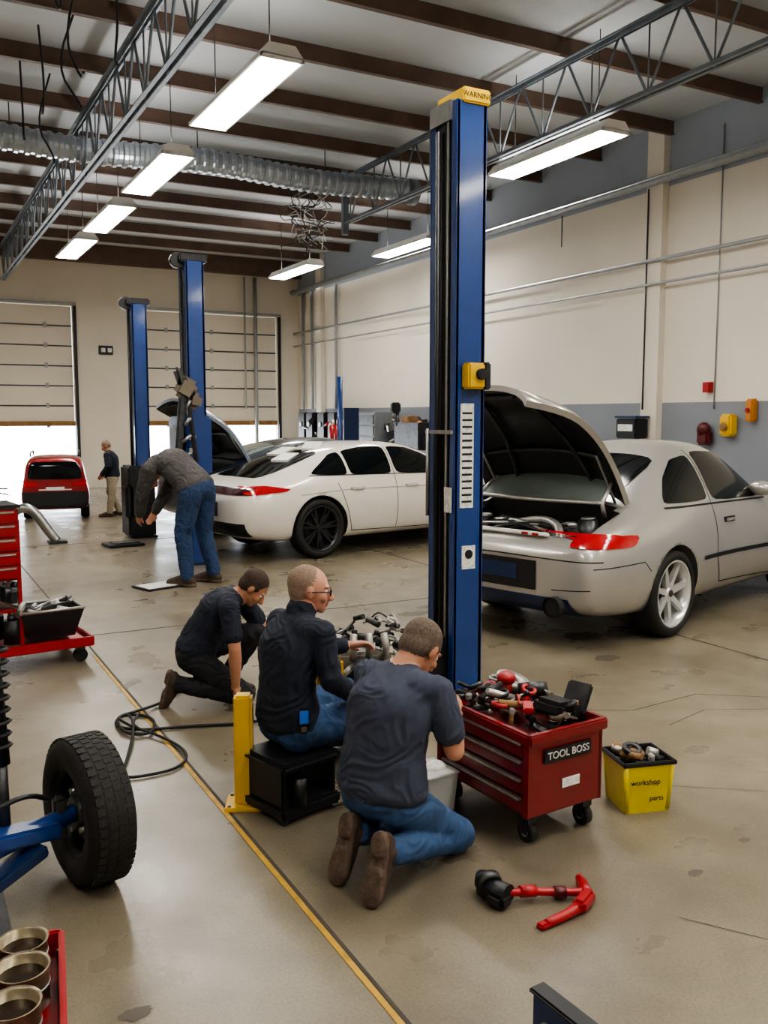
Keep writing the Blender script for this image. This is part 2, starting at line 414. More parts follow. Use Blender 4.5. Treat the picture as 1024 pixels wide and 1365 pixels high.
# ---------------------------------------------------------------- cars
def wheel(b, c, R, W, out, rim, n_sp=7, twin=True):
    c = V(c); ax = V((0, out, 0)); h = W/2; ri = R*.77
    b.lathe([(ri, -h*.9), (R*.9, -h), (R*.98, -h*.8), (R, -h*.5), (R, h*.5), (R*.98, h*.8), (R*.9, h), (ri, h*.92), (ri*.97, h*.5), (ri*.97, -h*.5)], c, ax, M_rubber, 48)
    b.lathe([(ri*1.0, h*.93), (ri*1.02, h*.8), (ri*.93, h*.2), (ri*.93, -h*.8), (ri*.88, -h*.8), (ri*.88, h*.3), (ri*.94, h*.9)], c, ax, rim, 48)
    b.cyl(c+ax*(-h*.3), c+ax*(-h*.1), ri*.9, M_black, n=32)
    b.cyl(c+ax*(-h*.1), c+ax*(h*.05), ri*.62, M_dksteel, n=32)
    b.cyl(c+ax*(0), c+ax*(h*.62), ri*.2, rim, ri*.16, n=20); b.cyl(c+ax*(h*.62), c+ax*(h*.68), ri*.1, M_dksteel, n=16)
    for i in range(n_sp):
        for da in ((-.13, .13) if twin else (0,)):
            a = 2*math.pi*i/n_sp+.2; a2 = a+da
            d0 = V((math.cos(a), 0, math.sin(a))); d1 = V((math.cos(a2), 0, math.sin(a2)))
            p0 = c+d0*ri*.12+ax*h*.5; p1 = c+d1*ri*.95+ax*h*.72
            t = (p1-p0).normalized(); sd = t.cross(ax).normalized(); w0 = ri*(.06 if twin else .1); w1 = ri*(.045 if twin else .07)
            vs = [p0-sd*w0, p0+sd*w0, p1+sd*w1, p1-sd*w1]; vs += [v-ax*h*.3 for v in vs]
            b.add(vs, [[0, 1, 2, 3], [7, 6, 5, 4], [0, 4, 5, 1], [1, 5, 6, 2], [2, 6, 7, 3], [3, 7, 4, 0]], rim)

def make_car(name, loc, rz, ST, WB, R, paint, rim, cavity=None, scale=1., twin=True, nsp=7, track=None):
    E = empty(name, (loc[0], loc[1], 0), rz, scale)
    rings = []
    for (x, zb, w, zl, wt, zt) in ST:
        h = zl-zb
        half = [(0, zb), (w*.8, zb), (w*.955, zb+.06), (w*1.0, zb+h*.42), (w*.99, zb+h*.75), (w*.93, zl), ((w*.9+wt)/2+.02, (zl*1.0+zt)/2), (wt, zt-.045*min(1, (zt-zl)/.3)-.01), (wt*.6, zt-.008), (0, zt)]
        rings.append([V((x, y, z)) for y, z in half]+[V((x, -y, z)) for y, z in half[-2:0:-1]])
    n = len(rings[0]); H = 10
    vs = [v for r in rings for v in r]
    fs = [[i*n+j, i*n+(j+1) % n, (i+1)*n+(j+1) % n, (i+1)*n+j] for i in range(len(rings)-1) for j in range(n)]
    for base in (0, (len(rings)-1)*n):
        L = list(range(H)); Rr = [0]+[n-k for k in range(1, H-1)]+[H-1]
        for k in range(H-1):
            q = [base+L[k], base+L[k+1], base+Rr[k+1], base+Rr[k]]
            q2 = []
            for t in q:
                if t not in q2: q2.append(t)
            fs.append(q2)
    me = bpy.data.meshes.new('tmp'); me.from_pydata(vs, [], fs)
    bm = bmesh.new(); bm.from_mesh(me); bmesh.ops.recalc_face_normals(bm, faces=bm.faces[:]); bm.to_mesh(me); bm.free()
    me.materials.append(paint); me.materials.append(M_black)
    for p in me.polygons: p.use_smooth = True
    ob = bpy.data.objects.new('body', me); COL.objects.link(ob)
    sm = ob.modifiers.new('s', 'SUBSURF'); sm.levels = 3; sm.render_levels = 3
    bpy.context.view_layer.update(); dg = bpy.context.evaluated_depsgraph_get()
    me2 = bpy.data.meshes.new_from_object(ob.evaluated_get(dg)); ob.modifiers.clear(); ob.data = me2
    bvh = BVHTree.FromPolygons([v.co.copy() for v in me2.vertices], [list(p.vertices) for p in me2.polygons])
    tr = track or max(s[2] for s in ST)-.03
    cb = MB()
    for x in (0, WB):
        for s in (-1, 1): cb.cyl((x, s*(tr-.34), R), (x, s*(tr+.4), R), R+.045, M_black, n=48)
    cut = cb.build('cutter')
    cutters = [cut]
    if cavity:
        c2 = MB(); x0, x1, yy, z0 = cavity; c2.box(((x0+x1)/2, 0, z0+.6), (x1-x0, 2*yy, 1.2), M_black, bev=.06); cutters.append(c2.build('cutter'))
    for c in cutters:
        c.data.materials.clear(); c.data.materials.append(M_black)
        c.data.polygons.foreach_set('material_index', [0]*len(c.data.polygons))
        md = ob.modifiers.new('b', 'BOOLEAN'); md.operation = 'DIFFERENCE'; md.solver = 'EXACT'; md.object = c
        try: md.material_mode = 'TRANSFER'
        except Exception: pass
    bpy.context.view_layer.update(); dg = bpy.context.evaluated_depsgraph_get()
    me3 = bpy.data.meshes.new_from_object(ob.evaluated_get(dg)); ob.modifiers.clear(); ob.data = me3
    for c in cutters: bpy.data.objects.remove(c, do_unlink=True)
    ob.parent = E
    wb = MB()
    for x in (0, WB):
        for s in (-1, 1): wheel(wb, (x, s*(tr-.115), R), R, .25, s, rim, nsp, twin)
    wb.build('wheels', parent=E)
    D = MB()
    def cast(plane, a, c, off):
        if plane in 'RL':
            s = -1 if plane == 'R' else 1; o = V((a, s*4, c)); d = V((0, -s, 0))
        elif plane == 'B': o = V((-6, a, c)); d = V((1, 0, 0))
        elif plane == 'F': o = V((9, a, c)); d = V((-1, 0, 0))
        else: o = V((a, c, 5)); d = V((0, 0, -1))
        h = bvh.ray_cast(o, d)
        if h[0] is None: return None
        nn = h[1]
        if nn.dot(d) > 0: nn = -nn
        return h[0]+nn*off
    def decal(outline, plane, m, off=.004, grid=.05):
        bm = bmesh.new(); f = bm.faces.new([bm.verts.new((p[0], p[1], 0)) for p in outline])
        xs = [p[0] for p in outline]; ys = [p[1] for p in outline]
        for ax, lo, hi in ((0, min(xs), max(xs)), (1, min(ys), max(ys))):
            t = lo+grid
            while t < hi-1e-4:
                co_ = [0, 0, 0]; co_[ax] = t; no = [0, 0, 0]; no[ax] = 1
                bmesh.ops.bisect_plane(bm, geom=bm.verts[:]+bm.edges[:]+bm.faces[:], plane_co=co_, plane_no=no); t += grid
        bm.verts.index_update(); pos = [cast(plane, v.co.x, v.co.y, off) for v in bm.verts]
        fs = [[q.index for q in f.verts] for f in bm.faces]; fs = [f for f in fs if all(pos[i] is not None for i in f)]
        pos = [p or V((0, 0, .5)) for p in pos]; bm.free()
        D.add(pos, fs, m, True)
    def strip(pts, plane, m, w=.005, off=.003):
        q = []
        for a, c in zip(pts, pts[1:]):
            a = V((*a, 0)); c = V((*c, 0)); k = max(1, int((c-a).length/.04))
            q += [a.lerp(c, i/k) for i in range(k)]
        q.append(V((*pts[-1], 0))); vs = []; ok = True
        for i, p in enumerate(q):
            t = (q[min(i+1, len(q)-1)]-q[max(0, i-1)]).normalized(); nn = V((-t.y, t.x, 0))*w
            for r in (p-nn, p+nn):
                c = cast(plane, r.x, r.y, off)
                if c is None: return
                vs.append(c)
        D.add(vs, [[2*i, 2*i+1, 2*i+3, 2*i+2] for i in range(len(q)-1)], m, True)
    return E, D, decal, strip, cast

def rounded(pts, it=2, k=.1):
    for _ in range(it):
        q = []
        for i in range(len(pts)):
            a = V(pts[i]); c = V(pts[(i+1) % len(pts)]); q += [tuple(a.lerp(c, k)), tuple(a.lerp(c, 1-k))]
        pts = q; k = .22
    return pts
def lid(E, hx_, hz, L, ang, W, paint, bulge=.13, name='engine_lid'):
    b = MB(); nu, nv = 18, 20
    for k, (off, m) in enumerate(((0, paint), (-.035, M_black))):
        vs = []
        for i in range(nu+1):
            u = i/nu; wd = W*(1-.06*u)*(1 if u < .7 else math.sqrt(max(.0, 1-((u-.7)/.3)**2*.55)))*(1 if k == 0 else .965)
            for j in range(nv+1):
                v = j/nv*2-1
                nrm = bulge*math.sin(math.pi*(.08+u*.84))-.10*v*v-.06*abs(v)**6+off
                L2 = L*u*(1 if k == 0 else .98)
                vs.append((hx_-math.cos(ang)*L2+math.sin(ang)*nrm, wd*v, hz+math.sin(ang)*L2+math.cos(ang)*nrm))
        fs = [[i*(nv+1)+j, i*(nv+1)+j+1, (i+1)*(nv+1)+j+1, (i+1)*(nv+1)+j] for i in range(nu) for j in range(nv)]
        b.add(vs, fs, m, True)
        if k == 0: o0 = len(b.v)-len(vs)
        else: o1 = len(b.v)-len(vs)
    ring = [j for j in range(nv+1)]+[i*(nv+1)+nv for i in range(1, nu+1)]+[nu*(nv+1)+j for j in range(nv-1, -1, -1)]+[i*(nv+1) for i in range(nu-1, 0, -1)]
    k = b.mi(paint)
    for a, c in zip(ring, ring[1:]+ring[:1]):
        b.f.append([o0+a, o0+c, o1+c, o1+a]); b.m.append(k); b.s.append(False)
    def pt(u, v, o=-.09):
        nrm = bulge*math.sin(math.pi*(.08+u*.84))+o-.1*v*v
        return (hx_-math.cos(ang)*L*u+math.sin(ang)*nrm, v*W, hz+math.sin(ang)*L*u+math.cos(ang)*nrm)
    for s in (-1, 1): b.tube([pt(t, s*(.55-.3*t), -.06) for t in (.08, .4, .75, .93)], .02, M_dksteel, 8, 2)
    b.tube([pt(.3, v, -.06) for v in (-.8, -.4, 0, .4, .8)], .018, M_dksteel, 8, 1)
    b.tube([pt(.9, v, -.06) for v in (-.6, -.3, 0, .3, .6)], .018, M_dksteel, 8, 1)
    for s in (-1, 1): b.cyl((hx_-.05, s*W*.8, hz-.1), pt(.35, s*.8, -.1), .012, M_steel)
    return b.build(name, parent=E)

# --- silver sports car
ST = [(-1.10, .40, .66, .66, .50, .72), (-1.04, .30, .82, .80, .60, .86), (-.85, .24, .91, .88, .66, .96), (-.5, .22, .97, .93, .66, 1.07), (-.1, .22, .995, .95, .62, 1.24),
      (.3, .22, .975, .97, .58, 1.42), (.7, .20, .93, .98, .57, 1.55), (1.1, .20, .91, .98, .57, 1.60), (1.45, .20, .91, .97, .55, 1.55), (1.8, .20, .92, .96, .57, 1.37),
      (2.15, .20, .94, .95, .62, 1.13), (2.6, .22, .96, .92, .66, .98), (3.1, .24, .93, .86, .62, .90), (3.45, .28, .84, .74, .55, .78), (3.6, .36, .64, .58, .45, .62)]
E, D, decal, strip, cast = make_car('silver_sports_car', (5.26, 6.14), math.radians(16), ST, 2.62, .36, M_silver, M_rimw, cavity=(-.97, -.40, .70, .55), twin=False, track=.95)
for P in 'RL':
    decal(rounded([(.02, 1.08), (.80, 1.07), (.80, 1.46), (.55, 1.42), (.28, 1.28)]), P, M_glass)
    decal(rounded([(.87, 1.06), (1.95, 1.04), (1.62, 1.36), (1.38, 1.47), (.87, 1.49)]), P, M_glass)
    strip([(.84, 1.5), (.83, 1.0), (.80, .6), (.92, .34), (2.0, .3), (2.05, 1.0)], P, M_seam)
    strip([(.0, 1.05), (2.0, 1.02)], P, M_seam, .008)
    strip([(.5, .6), (2.1, .58)], P, M_black, .018, .008)
    decal(rounded([(-1.03, .81), (-.70, .84), (-.58, .865), (-.75, .90), (-1.03, .905)]), P, M_tail, .012, .03)
    strip([(-1.0, .66), (-.5, .68), (-.42, .6)], P, M_seam, .004)
    s = -1 if P == 'R' else 1
    c = cast(P, 1.1, .88, .02); D.box(c, (.18, .03, .025), M_silver, bev=.012); D.box(c-V((0, s*.014, 0)), (.2, .01, .05), M_dksteel)
    c = cast(P, 1.80, 1.07, .09); D.sph(c, (.09, .12, .07), M_silver); D.box(c-V((0, s*.08, .05)), (.05, .14, .03), M_black)
for s in (-1, 1): decal(rounded([(s*.92, .80), (s*.62, .81), (s*.62, .88), (s*.9, .89)]), 'B', M_tail, .012, .03)
decal([(-.36, .46), (.36, .46), (.36, .69), (-.36, .69)], 'B', M_black, .006); decal([(-.18, .53), (.18, .53), (.18, .65), (-.18, .65)], 'B', M_bluedk, .012)
decal([(-.70, .27), (.70, .27), (.64, .42), (-.64, .42)], 'B', M_bluedk, .008)
strip([(-.85, .71), (0, .72), (.85, .71)], 'B', M_seam, .005)
strip([(-.80, .50), (-.5, .48)], 'B', M_seam, .004); strip([(.80, .50), (.5, .48)], 'B', M_seam, .004)
decal(rounded([(-.2, .52), (-.2, -.52), (.46, -.5), (.46, .5)]), 'T', M_glass, .005)
decal(rounded([(1.55, .5), (1.55, -.5), (2.12, -.6), (2.12, .6)]), 'T', M_glass, .005)
for s in (-1, 1):
    D.cyl((-1.14, s*.55, .36), (-.8, s*.55, .36), .07, M_black, n=20); D.cyl((-1.16, s*.55, .36), (-1.1, s*.55, .36), .08, M_dksteel, n=20, caps=False)
D.box((-1.0, .1, .885), (.06, 1.0, .03), M_white, bev=.01)
for s in (-.3, -.2): D.box((-1.032, s, .885), (.004, .06, .02), M_redb)
# screen panel propped below the lid
a0, a1 = V((-.60, 0, 1.12)), V((-.30, 0, 1.34))
D.add([a0+V((0, -.60, 0)), a0+V((0, .60, 0)), a1+V((0, .54, 0)), a1+V((0, -.54, 0))], [[0, 1, 2, 3]], M_glasslt)
for s in (-1, 1):
    D.tube([a0+V((.05, s*.62, -.12)), a0+V((0, s*.62, 0)), a1+V((0, s*.56, 0))], .02, M_silver, 10)
D.tube([a0+V((0, -.62, 0)), a0+V((-.02, 0, -.01)), a0+V((0, .62, 0))], .018, M_silver, 10, 2)
# engine in bay
D.box((-.70, 0, .68), (.44, .8, .22), M_dksteel, bev=.03); D.box((-.66, .1, .84), (.3, .36, .1), M_black, bev=.03)
D.box((-.84, -.05, .84), (.10, .4, .05), M_alu, bev=.02)
for i in range(6): D.cyl((-.66, -.08+i*.06, .88), (-.66, -.08+i*.06, .93), .018, M_alu)
rr = random.Random(2)
for i in range(18):
    x0, y0 = rr.uniform(-.92, -.48), rr.uniform(-.62, .62)
    D.tube([(x0, y0, .70), (x0+rr.uniform(-.06, .06), y0+rr.uniform(-.15, .15), .92), (rr.uniform(-.9, -.5), rr.uniform(-.62, .62), .93), (rr.uniform(-.9, -.5), rr.uniform(-.62, .62), .7)], rr.choice((.012, .02, .03)), rr.choice((M_black, M_dksteel, M_alu, M_rubber)), 8, 2)
D.tube([(-.92, -.45, .84), (-.82, -.38, .94), (-.68, -.12, .97), (-.7, .2, .9)], .032, M_alu, 12, 2)
D.cyl((-.6, -.5, .74), (-.6, -.5, .98), .08, M_dksteel); D.cyl((-.6, -.5, .98), (-.6, -.5, 1.0), .06, M_steel)
D.cyl((-.75, .45, .74), (-.75, .45, .95), .09, M_black); D.lathe([(.04, 0), (.08, 0), (.08, .02), (.04, .02)], (-.75, .45, .95), (0, 0, 1), M_alu, 24)
D.build('glazing_lights_and_trim', parent=E)
lid(E, -.28, 1.20, 1.30, math.radians(38), .72, M_silver, .2)

# --- white fastback
SW = [(-1.12, .45, .66, .70, .5, .76), (-1.05, .32, .84, .86, .62, .92), (-.8, .25, .93, .93, .68, 1.01), (-.4, .22, .965, .96, .66, 1.12), (0, .22, .975, .97, .63, 1.27), (.4, .2, .96, .97, .62, 1.38),
      (.9, .2, .95, .97, .61, 1.46), (1.5, .2, .94, .96, .6, 1.47), (2.0, .2, .94, .95, .6, 1.38), (2.5, .2, .94, .94, .63, 1.14), (2.9, .2, .95, .92, .66, 1.0), (3.4, .24, .93, .86, .64, .92), (3.8, .3, .82, .74, .55, .8), (3.95, .4, .6, .6, .4, .64)]
h = math.radians(10.6); lx, ly = -math.sin(h), math.cos(h)
E, D, decal, strip, cast = make_car('white_fastback_car', (4.68+.85*lx, 10.45+.85*ly), h, SW, 3.0, .38, M_carwhite, M_rimb, nsp=7)
for P in 'RL':
    decal(rounded([(-.1, 1.06), (.50, 1.04), (.50, 1.33), (.35, 1.30)]), P, M_glass)
    decal(rounded([(.54, 1.04), (1.25, 1.03), (1.25, 1.39), (.9, 1.39), (.54, 1.34)]), P, M_glass)
    decal(rounded([(1.31, 1.03), (2.35, 1.01), (1.98, 1.27), (1.7, 1.37), (1.31, 1.39)]), P, M_glass)
    strip([(1.28, 1.4), (1.28, .9), (1.26, .3), (2.3, .28), (2.38, .95)], P, M_seam); strip([(1.26, .3), (.5, .32), (.42, .6), (.3, .95)], P, M_seam)
    strip([(-.1, 1.05), (2.3, 1.01)], P, M_seam, .006)
    decal(rounded([(-1.0, .84), (-.5, .87), (-.42, .90), (-.75, .95), (-1.02, .93)]), P, M_tail, .012, .03)
    strip([(-.3, .82), (.5, .86), (2.3, .84)], P, M_silver, .006)
    strip([(.5, .24), (2.4, .24)], P, M_black, .03, .006)
    for x in (.6, 1.55):
        c = cast(P, x, .86, .015); D.box(c, (.2, .03, .03), M_carwhite, bev=.012); D.box(c-V((0, -.01, 0)), (.22, .01, .035), M_pipe)
    c = cast(P, 2.2, 1.02, .1); D.sph(c, (.09, .12, .07), M_carwhite)
decal(rounded([(-.72, .55), (-.72, -.55), (.3, -.5), (.3, .5)]), 'T', M_glass, .006); decal(rounded([(1.95, .5), (1.95, -.5), (2.55, -.62), (2.55, .62)]), 'T', M_glass, .006)
decal([(-.85, .84), (.85, .84), (.85, .92), (-.85, .92)], 'B', M_taildk, .012); decal([(-.3, .56), (.3, .56), (.3, .74), (-.3, .74)], 'B', M_black, .008)
decal([(-.8, .34), (.8, .34), (.8, .5), (-.8, .5)], 'B', M_black, .01)
for (x, y, a) in [(.15, .2, .3), (.45, -.1, .8), (.3, .4, .1), (-.05, -.2, .5)]:
    c = cast('T', x, y, .02); D.box(c, (.34, .24, .03), M_label if a > .2 else M_dksteel, rot=(0, -.25, a))
D.build('glazing_lights_and_trim', parent=E)

# --- navy car behind with raised lid
E, D, decal, strip, cast = make_car('navy_hatchback_car', (4.75, 13.6), math.radians(8), SW, 3.0, .38, M_carblue, M_rimw, cavity=(-.93, -.36, .62, .7))
decal(rounded([(-.3, .52), (-.3, -.52), (.42, -.5), (.42, .5)]), 'T', M_glasslt, .005)
for P in 'RL': decal(rounded([(.3, 1.03), (2.2, 1.0), (1.7, 1.35), (.6, 1.32)]), P, M_glass)
decal(rounded([(-.9, .76), (-.55, .78), (-.55, .88), (-.9, .88)]), 'B', M_tail, .012, .03)
D.build('glazing_lights_and_trim', parent=E)
lid(E, -.1, 1.2, 1.3, math.radians(40), .72, mat('lid_bluegrey', '8e9aa8', .3, .3, coat=.8), .2, 'tailgate')

# --- red suv near the doorway
SS = [(-.90, .45, .84, .90, .70, 1.2), (-.88, .36, .93, 1.02, .74, 1.70), (-.78, .3, .94, 1.05, .76, 1.83), (0, .28, .94, 1.06, .76, 1.88), (1.0, .28, .94, 1.06, .74, 1.88), (1.7, .28, .94, 1.05, .68, 1.72), (2.2, .28, .94, 1.05, .7, 1.25), (2.8, .3, .93, 1.02, .7, 1.12), (3.3, .4, .86, .9, .6, .98), (3.45, .5, .7, .75, .5, .8)]
E, D, decal, strip, cast = make_car('red_suv', (2.47, 16.85), math.radians(80), SS, 2.65, .38, M_carred, M_rimb, scale=.60, nsp=5)
decal(rounded([(-.76, 1.2), (.76, 1.2), (.66, 1.70), (-.66, 1.70)]), 'B', M_glass, .01)
for s in (-1, 1): decal([(s*.90, .98), (s*.45, 1.0), (s*.5, 1.1), (s*.86, 1.17)], 'B', M_tail, .015)
decal([(-.88, .38), (.88, .38), (.88, .84), (-.88, .84)], 'B', M_black, .02); decal([(-.25, .88), (.25, .88), (.25, .98), (-.25, .98)], 'B', M_label, .02)
for s in (-1, 1):
    D.box((-.88, s*.7, .62), (.06, .2, .08), M_tail); D.tube([(-.5, s*.66, 1.84), (-.4, s*.66, 1.94), (1.3, s*.66, 1.95), (1.4, s*.66, 1.82)], .025, M_black, 8)
D.box((-.9, 0, .9), (.04, .9, .03), M_white, bev=.008)
for P in 'RL': decal(rounded([(-.5, 1.15), (1.9, 1.12), (1.5, 1.58), (-.5, 1.64)]), P, M_glass); strip([(-.6, .5), (2.2, .48)], P, M_black, .12, .01)
D.build('glazing_lights_and_trim', parent=E)

# ---------------------------------------------------------------- people
class Body:
    def __init__(s): s.v = []; s.f = []; s.m = []; s.mats = []
    def hull(s, ells, m):
        bm = bmesh.new()
        for (c, r, R) in ells:
            if not hasattr(r, '__len__'): r = (r, r, r)
            for p in S3[0]:
                q = V((p.x*r[0], p.y*r[1], p.z*r[2]))
                bm.verts.new((R @ q if R is not None else q)+V(c))
        g = bmesh.ops.convex_hull(bm, input=bm.verts[:])
        dead = list({e for e in g['geom_interior']+g['geom_unused'] if isinstance(e, bmesh.types.BMVert)})
        if dead: bmesh.ops.delete(bm, geom=dead, context='VERTS')
        bmesh.ops.recalc_face_normals(bm, faces=bm.faces[:]); bm.verts.index_update()
        if m not in s.mats: s.mats.append(m)
        k = s.mats.index(m); o = len(s.v); s.v += [v.co.copy() for v in bm.verts]
        for f in bm.faces: s.f.append([o+q.index for q in f.verts]); s.m.append(k)
        bm.free()
    def cap(s, p0, r0, p1, r1, m): s.hull([(p0, r0, None), (p1, r1, None)], m)
    def finish(s, name, voxel, cloth, amp=.006):
        me = bpy.data.meshes.new(name); me.from_pydata([tuple(v) for v in s.v], [], s.f)
        ob = bpy.data.objects.new(name, me); COL.objects.link(ob)
        r = ob.modifiers.new('r', 'REMESH'); r.mode = 'VOXEL'; r.voxel_size = voxel; r.use_smooth_shade = True
        q = ob.modifiers.new('q', 'SMOOTH'); q.factor = .5; q.iterations = 3
        bpy.context.view_layer.update(); dg = bpy.context.evaluated_depsgraph_get()
        me2 = bpy.data.meshes.new_from_object(ob.evaluated_get(dg)); ob.modifiers.clear(); ob.data = me2
        me2.materials.clear()
        for m in s.mats: me2.materials.append(m)
        bvh = BVHTree.FromPolygons(s.v, s.f)
        idx = []
        for p in me2.polygons:
            h_ = bvh.find_nearest(p.center); idx.append(s.m[h_[2]])
        me2.polygons.foreach_set('material_index', idx); me2.polygons.foreach_set('use_smooth', [True]*len(idx))
        cl = {s.mats.index(m) for m in cloth if m in s.mats}
        vm = [0]*len(me2.vertices)
        for p, k in zip(me2.polygons, idx):
            if k in cl:
                for v in p.vertices: vm[v] = 1
        nrm = [v.normal.copy() for v in me2.vertices]
        for v, k, nn in zip(me2.vertices, vm, nrm):
            if k:
                p = v.co; w = noise.noise(p*7+V((3, 1, 2))); w2 = noise.noise(p*4+V((7, 5, 1)))
                f = 1-abs(noise.noise(V((p.x*8+w*3, p.y*8+w2*3, p.z*13+w*3))))*2.4
                v.co = p+nn*(amp*f*(.6+.8*abs(w2))+amp*.9*w)
        me2.update()
        return ob

def person(name, loc, bearing, J, s, look, shirt, sleeve, trous, hair, skin=M_skin, voxel=.006, shoes=M_shoe, hands=None, feet=None, glasses=False, bald=False, collar=False, hs=None, bulk=1., hemdrop=0.):
    """J: joints in metres, local frame (forward, left, up). look=(yaw deg left+, pitch deg down+)."""
    B = Body(); P = {k: V(v) for k, v in J.items() if k != 'hunch'}
    pel, nk = P['pelvis'], P['neck']
    up = (nk-pel).normalized(); side = V((0, 1, 0)); fw = side.cross(up).normalized(); side = up.cross(fw)
    F = Matrix((fw, side, up)).transposed()
    L = (nk-pel).length; hs = hs or s; k_ = bulk*s
    hipup = (up+V((0, 0, 1))).normalized(); hf = side.cross(hipup).normalized(); FH = Matrix((hf, side, hipup)).transposed()
    sag = -fw*J.get('hunch', .03)
    pe = (pel, (.125*k_, .175*k_, .12*s), FH)
    wa = (pel+up*L*.32+sag*.6, (.124*k_, .168*k_, .11*s), F)
    ch = (pel+up*L*.66+sag, (.130*k_, .182*k_, .15*s), F)
    shd = (pel+up*L*.88+sag*.6, (.085*s, .185*s, .075*s), F)
    hem = (pel+up*L*(.05-hemdrop), (.142*k_, .194*k_, .075*s), FH)
    B.hull([pe, (pel+up*L*.1, (.118*s, .165*s, .1*s), FH)], trous)
    B.hull([hem, wa], shirt); B.hull([wa, ch], shirt); B.hull([ch, shd], shirt)
    B.hull([shd, (pel+up*L*.99, .062*s, None)], shirt)
    for sd, k in ((1, 'L'), (-1, 'R')):
        sh = P.get('sh'+k, nk+side*(sd*.185*s)-up*.055*s+fw*.01)
        el = P['el'+k]; wr = P['wr'+k]
        B.hull([(shd[0]+side*sd*.11*s, .075*s, None), (sh, .062*s, None)], shirt)
        if sleeve == 'long':
            B.cap(sh, .065*s, el, .054*s, shirt); B.cap(el, .054*s, wr.lerp(el, .08), .039*s, shirt)
            B.cap(el, .03*s, wr, .026*s, skin)
        else:
            m_ = sh.lerp(el, .66)
            B.cap(sh, .068*s, m_, .064*s, shirt); B.cap(sh, .05*s, el, .041*s, skin)
            mid = el.lerp(wr, .3); B.cap(el, .041*s, mid, .044*s, skin); B.cap(mid, .044*s, wr, .027*s, skin)
        hd = (hands or {}).get(k, None); d = (wr-el).normalized() if not hd else V(hd[0]).normalized()
        pn = V(hd[1]) if hd else V((0, -sd, -.3)); curl = hd[2] if hd else .35
        pn = (pn-d*pn.dot(d)).normalized(); sv = d.cross(pn)*sd
        z = hs
        B.hull([(wr, .023*z, None), (wr+d*.03*z+sv*.022*z, .016*z, None), (wr+d*.03*z-sv*.022*z, .016*z, None), (wr+d*.085*z+sv*.03*z, .013*z, None), (wr+d*.085*z-sv*.03*z, .012*z, None)], skin)
        for i, ln in enumerate((.074, .084, .078, .06)):
            base = wr+d*.085*z+sv*(.031-.0205*i)*z; dd = d.copy(); p = base; spread = sv*(.06-.04*i)
            dd = (dd+spread).normalized(); ang = curl*.6
            for q, fr in enumerate((.45, .32, .23)):
                dn = (dd*math.cos(ang)+pn*math.sin(ang)).normalized(); p2 = p+dn*ln*fr*z
                B.cap(p, (.0095-.001*q)*z, p2, (.0088-.001*q)*z, skin); p = p2; ang += curl
        t0 = wr+d*.025*z+sv*.028*z; t1 = t0+(d*.7+sv*.7+pn*.2).normalized()*.042*z; t2 = t1+(d*.9+sv*.15+pn*.4).normalized()*.032*z
        B.cap(t0, .014*z, t1, .011*z, skin); B.cap(t1, .011*z, t2, .0095*z, skin)
        hp = pel+side*sd*.095*s-V((0, 0, .03*s)); kn = P['kn'+k]; an = P['an'+k]
        B.cap(hp, .100*s, kn, .070*s, trous)
        cf = kn.lerp(an, .3); B.cap(kn, .068*s, cf, .066*s, trous); B.cap(cf, .066*s, an, .054*s, trous)
        fd = V((feet or {}).get(k, (1, 0, 0))).normalized()
        fu = V((feet or {}).get(k+'up', (0, 0, 1))); fu = (fu-fd*fu.dot(fd)).normalized(); fs_ = fu.cross(fd)
        R = Matrix((fd, fs_, fu)).transposed()
        B.cap(an, .048*s, an-fu*.035*s, .045*s, shoes)
        B.hull([(an-fd*.035*s-fu*.05*s, (.045*s, .037*s, .035*s), R), (an+fd*.07*s-fu*.045*s, (.05*s, .042*s, .042*s), R), (an+fd*.15*s-fu*.062*s, (.055*s, .046*s, .027*s), R)], shoes)
        B.hull([(an-fd*.04*s-fu*.092*s, (.045*s, .041*s, .012*s), R), (an+fd*.0*s-fu*.092*s, (.02*s, .036*s, .012*s), R)], M_sole)
        B.hull([(an+fd*.08*s-fu*.090*s, (.03*s, .044*s, .011*s), R), (an+fd*.15*s-fu*.088*s, (.062*s, .051*s, .012*s), R)], M_sole)
        B.hull([(an-fd*.04*s-fu*.076*s, (.048*s, .042*s, .01*s), R), (an+fd*.15*s-fu*.076*s, (.062*s, .052*s, .01*s), R)], M_sole)
    hc = P['head']; yaw, pit = math.radians(look[0]), math.radians(look[1])
    Rm = (Matrix.Rotation(yaw, 3, 'Z') @ Matrix.Rotation(pit, 3, 'Y'))
    tilt = math.radians(look[2]) if len(look) > 2 else 0
    Rm = Rm @ Matrix.Rotation(tilt, 3, 'X')
    def h(x, y, z): return hc+Rm @ V((x*hs, y*hs, z*hs))
    def e(x, y, z, r): return (h(x, y, z), tuple(q*hs for q in (r if hasattr(r, '__len__') else (r, r, r))), Rm)
    B.hull([e(-.01, 0, .03, (.098, .077, .092))], skin)
    B.hull([e(.03, 0, .0, (.062, .062, .06)), e(.03, 0, -.05, (.05, .052, .045)), e(.066, 0, -.088, (.022, .026, .02))], skin)
    B.hull([e(.092, 0, .012, .010), e(.116, 0, -.030, .013), e(.104, 0, -.036, (.012, .019, .009))], skin)
    B.hull([e(.08, .033, .03, (.012, .02, .008)), e(.084, -.033, .03, (.012, .02, .008))], skin)
    for sd in (1, -1):
        B.hull([e(.07, sd*.04, -.025, (.02, .02, .02))], skin)
        B.hull([e(-.002, sd*.08, .005, (.017, .010, .028)), e(.0, sd*.075, -.02, (.01, .008, .015))], skin)
    B.hull([e(.088, 0, -.057, (.012, .024, .006))], M_lip); B.hull([e(.086, 0, -.066, (.012, .02, .006))], M_lip)
